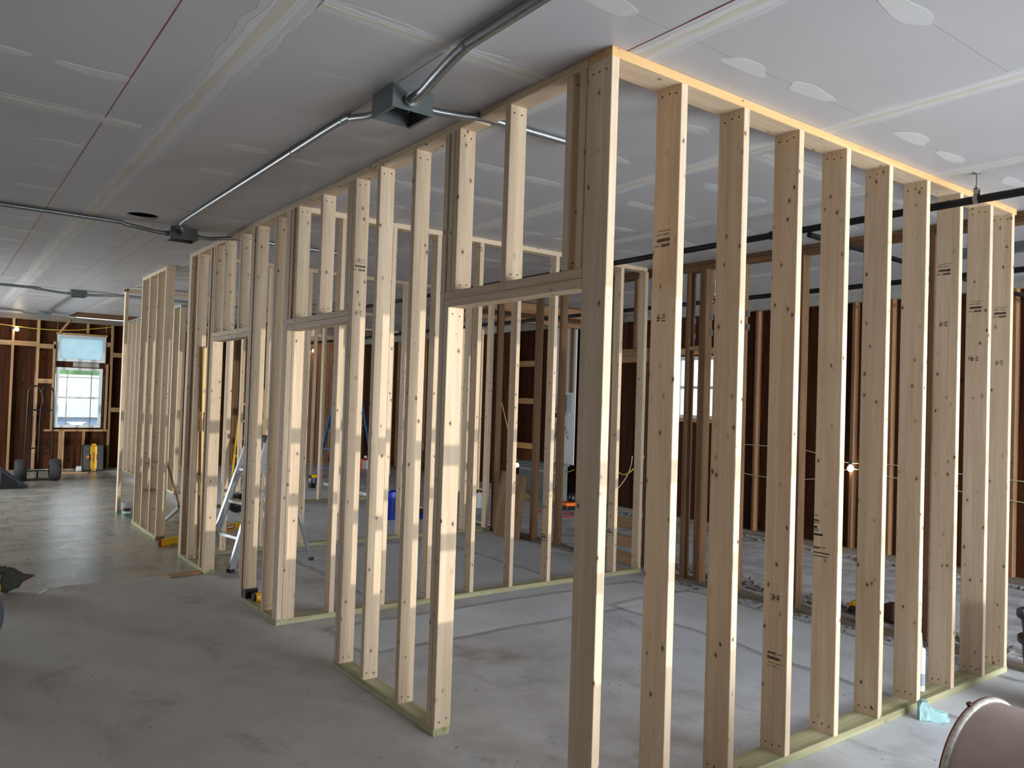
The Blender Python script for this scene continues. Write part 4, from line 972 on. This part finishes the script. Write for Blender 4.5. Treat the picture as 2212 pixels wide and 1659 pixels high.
# yellow breaker tool, paper strip and black bucket at the open side
dt = thing('breaker_tool', 'yellow power tool with pointed steel bit wrapped in olive cloth on the tile edge', 'power tool', (-1.50, 5.18, 0), (0, 0, math.radians(8)))
MB().box(-0.34, -0.02, -0.06, 0.06, 0.03, 0.17, Matrix.Rotation(math.radians(-4), 4, 'Y')).build('housing', M['toolyellow'], dt, bevel=0.02)
MB().tube([(-0.34, 0, 0.22), (-0.15, 0, 0.235), (-0.04, 0, 0.205)], 0.018, 10).build('handle', M['toolyellow'], dt, smooth=40)
MB().blob((0.03, 0, 0.10), 0.10, 0.075, 0.095, 0.10, 3).build('cloth_wrap', M['glove'], dt, smooth=70); MB().blob((-0.10, -0.02, 0.19), 0.12, 0.05, 0.035, 0.12, 3).build('cloth_fold', M['glove'], dt, smooth=70)
MB().tube([(0.08, 0, 0.10), (0.13, 0, 0.105), (0.215, 0, 0.11)], 0.03, 10, radii=[0.04, 0.034, 0.003]).build('bit', M['rust'], dt, smooth=40)
o = MB().box(-0.07, 0.07, -0.015, 0.015, 0.001, 0.003).build('paper_strip', M['paper'], None, (-1.24, 5.08, 0)); o.rotation_euler = (0, 0, math.radians(62)); tag(o, 'white paper strip on the floor by the pointed tool', 'paper')
bc = at(-104, 1440, 'Z', 0)
bb = thing('bucket', 'black plastic bucket lying on its side with open mouth at the open side', 'bucket', (bc.x, bc.y+0.05, 0.25), (0, 0, math.radians(4)))
MB().lathe([(0.002, 0.32), (0.20, 0.32), (0.235, 0.0), (0.215, 0.0), (0.185, 0.305), (0.002, 0.305)], 40, axis='Y').build('wall', M['black'], bb, smooth=40)
MB().lathe([(0.215, -0.012), (0.248, -0.012), (0.248, 0.02), (0.215, 0.02)], 40, axis='Y', closed=True).build('rim', M['binblue'], bb, smooth=40)
pk = lumber('plank', -0.05, 0.05, -0.008, 0.008, 0, 0.30, M['oldpale']); pk.location = (-0.14, 5.17, 0.009); pk.rotation_euler = (PI/2, 0, math.radians(-82)); tag(pk, 'flat pale plank on the floor at the tile edge before the third doorway', 'plank')

# leaning plywood
ba, bb2 = at(1066, 1156, 'Z', 0), at(1119, 1169, 'Z', 0); ta, tb2 = at(1083, 1016, 'X', 3.685), at(1138, 1030, 'X', 3.685)
m = MB(); q8 = [Vector(v) for v in (ba, bb2, tb2, ta)]; nrm = (q8[1]-q8[0]).cross(q8[3]-q8[0]).normalized()*0.016
v4 = [m.bm.verts.new(v) for v in q8]; v5 = [m.bm.verts.new(v-nrm) for v in q8]
m.bm.faces.new(v4); m.bm.faces.new(v5[::-1])
for i in range(4): m.bm.faces.new([v4[i], v4[(i+1) % 4], v5[(i+1) % 4], v5[i]])
tag(m.build('plywood_offcut', M['ply_new']), 'tall plywood offcut leaning against the old brown wall', 'plywood')

# charger on the floor with red cord
ch = thing('corded_tool', 'orange and black floor tool with red cord on the raised slab below the wallboard', 'power tool', (5.74, 6.80, 0.045))
boxpart('base', 5.58, 5.90, 6.66, 6.94, 0.045, 0.10, M['black'], ch, 0.012); boxpart('top_shell', 5.60, 5.88, 6.68, 6.92, 0.101, 0.15, M['orange'], ch, 0.015)
MB().blob((0.06, 0, 0.16), 0.07, 0.07, 0.09, 0, 2).build('handle_hump', M['black'], ch, smooth=60); boxpart('switch', 5.60, 5.66, 6.80, 6.88, 0.151, 0.165, M['red'], ch)
cord([(5.55, 6.75, 0.05), (5.3, 6.85, 0.05), (5.1, 6.7, 0.05), (5.25, 6.5, 0.05), (5.5, 6.45, 0.05), (5.3, 6.25, 0.05), (5.05, 6.3, 0.05), (5.2, 6.1, 0.05), (5.6, 6.0, 0.05)], 0.007, 'cordr', 'red cord looped on the raised slab before the orange tool')

# foam, caulk tube, bag
c1 = at(2012, 1556, 'Z', 0); uu = Vector((_R.x, _R.y)).normalized(); 
fo = MB()
prof = [(-0.062, 0.0), (-0.030, 0.004), (0.02, 0.0), (0.072, 0.004), (0.082, 0.020), (0.078, 0.046), (0.05, 0.050), (0.0, 0.058), (-0.020, 0.070), (-0.024, 0.098), (-0.050, 0.100), (-0.066, 0.084), (-0.062, 0.060), (-0.060, 0.03)]
fo.prism(prof, -0.026, 0.026, 'Y')
bmesh.ops.triangulate(fo.bm, faces=list(fo.bm.faces)); bmesh.ops.subdivide_edges(fo.bm, edges=list(fo.bm.edges), cuts=2, use_grid_fill=True)
for v in fo.bm.verts: v.co += Vector((random.uniform(-1, 1), random.uniform(-1, 1), random.uniform(-1, 1)))*0.0022
for v in fo.bm.verts: v.co.z = max(0.0, v.co.z)
fob = fo.build('foam_scrap', M['foam'], None, (c1.x, c1.y, 0), smooth=70); fob.rotation_euler = (0, 0, math.atan2(uu.y, uu.x)-0.25)
tag(fob, 'pale aqua foam scrap on the floor against the green plate', 'foam')
cq = at(1986, 1491, 'Z', T)
ck = thing('caulk_tube', 'white caulk tube standing on the green plate behind a wide stud', 'caulk tube', (cq.x+0.01, cq.y, T))
MB().lathe([(0.001, 0), (0.024, 0), (0.024, 0.235), (0.020, 0.24), (0.006, 0.25), (0.001, 0.25)], 18).build('cartridge', M['paper'], ck, smooth=40)
MB().tube([(0, 0, 0.25), (0, 0, 0.33)], 0.007, 10, radii=[0.008, 0.003]).build('nozzle', M['foam'], ck, smooth=40)
MB().lathe([(0.0243, 0.03), (0.0247, 0.03), (0.0247, 0.10), (0.0243, 0.10)], 18, closed=True).build('print_band', M['greyplastic'], ck, smooth=40)
sk = MB(); sk.blob((0, 0, 0.08), 0.085, 0.10, 0.09, 0.10, 2); tag(sk.build('cloth_bag', M['burlap'], None, (3.93, 0.90, 0.04), smooth=60), 'lumpy dark brown bag on the raised slab behind the wide studs', 'bag')

# bins and drum by the doorway side
bn = thing('bin', 'dark blue bins nested one in another beside the wide-stud wall end', 'bin', (3.13, -0.46, 0))
MB().lathe([(0.001, 0), (0.16, 0), (0.195, 0.36), (0.215, 0.36), (0.215, 0.385), (0.185, 0.385), (0.15, 0.01), (0.001, 0.01)], 36).build('outer_bin', M['binblue'], bn, smooth=35)
MB().lathe([(0.001, 0.10), (0.155, 0.10), (0.20, 0.50), (0.222, 0.50), (0.222, 0.53), (0.192, 0.53), (0.148, 0.12), (0.001, 0.12)], 36).build('inner_bin', M['binblue'], bn, smooth=35)
MB().lathe([(0.19, 0.526), (0.145, 0.13), (0.001, 0.13), (0.001, 0.126), (0.147, 0.126), (0.1915, 0.525)], 36, closed=True).build('lining', M['binin'], bn, smooth=35)
MB().box(-0.235, -0.20, -0.10, 0.10, 0.40, 0.46).build('grip', M['binblue'], bn, bevel=0.01)
DRR = 0.29; d1 = at(2130, 1508, 'Z', 2*DRR+0.006); ax = Vector((-0.10, -0.99, 0)).normalized()
dr = thing('drum', 'pinkish steel drum lying on its side near the doorway', 'drum', (d1.x, d1.y, DRR+0.006), (0, 0, math.atan2(ax.y, ax.x)))
MB().lathe([(0.001, 0.03), (DRR-0.018, 0.03), (DRR-0.014, 0.0), (DRR-0.014, 0.88), (DRR-0.018, 0.85), (0.001, 0.85)], 64, axis='X').build('barrel', M['drum'], dr, smooth=35)
for k, h in enumerate((0.0, 0.29, 0.59, 0.88)):
    MB().lathe([(DRR-0.012+0.012*math.cos(a), h+0.013*math.sin(a)) for a in [2*PI*i/10 for i in range(10)]], 64, axis='X', closed=True).build('rim' if k in (0, 3) else 'rolling_hoop', M['rim'], dr, smooth=60)
MB().lathe([(DRR-0.018, -0.018), (DRR-0.003, -0.014), (DRR-0.003, -0.009), (DRR-0.018, -0.009)], 64, axis='X', closed=True).build('rim_edge', M['rimred'], dr, smooth=60)
MB().blob((-0.012, -DRR*math.sin(0.3), DRR*math.cos(0.3)), 0.014, 0.014, 0.012, 0, 1).build('bung', M['rust'], dr)

# broken concrete and grit: too many to count
def rubble(name, spots, label):
    m = MB()
    for (x, y_, z, r) in spots:
        q_ = bmesh.ops.create_icosphere(m.bm, subdivisions=1, radius=1)
        sx, sy, sz = r*random.uniform(0.7, 1.4), r*random.uniform(0.7, 1.4), r*random.uniform(0.4, 0.8)
        for v in q_['verts']:
            k = random.uniform(0.75, 1.2); v.co = Vector((x+v.co.x*sx*k, y_+v.co.y*sy*k, max(z, z+sz*0.6+v.co.z*sz*k)))
    o = m.build(name, M['rubble']); tag(o, label, 'rubble', kind='stuff'); return o
sp = []
for k in range(650):
    yy = random.uniform(-0.6, 3.3) if k % 3 else random.uniform(0.3, 1.6)
    sp.append((random.gauss(3.95, 0.11), yy, 0.044, random.choice([0.006, 0.008, 0.012, 0.018, 0.028])))
sp = [s_ for s_ in sp if s_[0] > 3.83]
sp += [(min(3.67, random.gauss(3.60, 0.06)), random.uniform(0.2, 3.1), 0, random.choice([0.004, 0.006, 0.008, 0.014])) for k in range(420)]
rubble('concrete_rubble', sp, 'broken concrete crumbs along the old brown wall')
rubble('wall_foot_rubble', [(min(6.27, random.gauss(6.12, 0.07)), random.choice([random.uniform(-1, 7.3), random.uniform(8.55, 9.0)]), 0.045, random.choice([0.008, 0.012, 0.02, 0.03])) for k in range(700)], 'grit and crumbs along the foot of the outer wall')
rubble('floor_grit', [(random.uniform(-1.8, 3.4), random.uniform(-0.8, 3.0), 0, random.choice([0.002, 0.002, 0.003, 0.004])) for k in range(420)], 'pale grit specks on the concrete floor')

# ------------------------------------------------------------------ outside
tag(MB().box(-120, 120, 15.8, 160, -0.35, -0.25).build('ground_outside', M['asphalt']), kind='structure')
tag(MB().box(6.9, 120, -60, 15.8, -0.35, -0.25).build('ground_outside_right', M['asphalt']), kind='structure')
tl = thing('trailer', 'white trailer with flare-paled wheels parked outside the gridded window', 'trailer', (2.0, 28.0, -0.25))
MB().box(-6, 6, 0, 2.2, 0.85, 2.3).build('body', M['white'], tl, bevel=0.03)
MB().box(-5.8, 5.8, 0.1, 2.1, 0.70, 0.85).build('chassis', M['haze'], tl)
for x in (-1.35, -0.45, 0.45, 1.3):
    MB().lathe([(0.1, -0.1), (0.36, -0.1), (0.36, 0.1), (0.1, 0.1)], 24, (x, 0.05, 0.36), 'Y').build('wheel', M['haze'], tl, smooth=40)  # wheels take the flare-paled colour too
for k in range(14):
    o = thing('tree', 'leafy tree in the row far outside the gridded window', 'tree', (-40+7.6*k, 62+random.uniform(-2, 2), -0.25), group='trees outside')
    MB().tube([(0, 0, 0), (0, 0, 3)], 0.25, 8).build('trunk', M['old'], o)
    m = MB(); m.blob((0, 0, 4.2), 3.2, 2.6, 3.0, 0.18, 3); m.build('crown', M['leaf'], o, smooth=60)
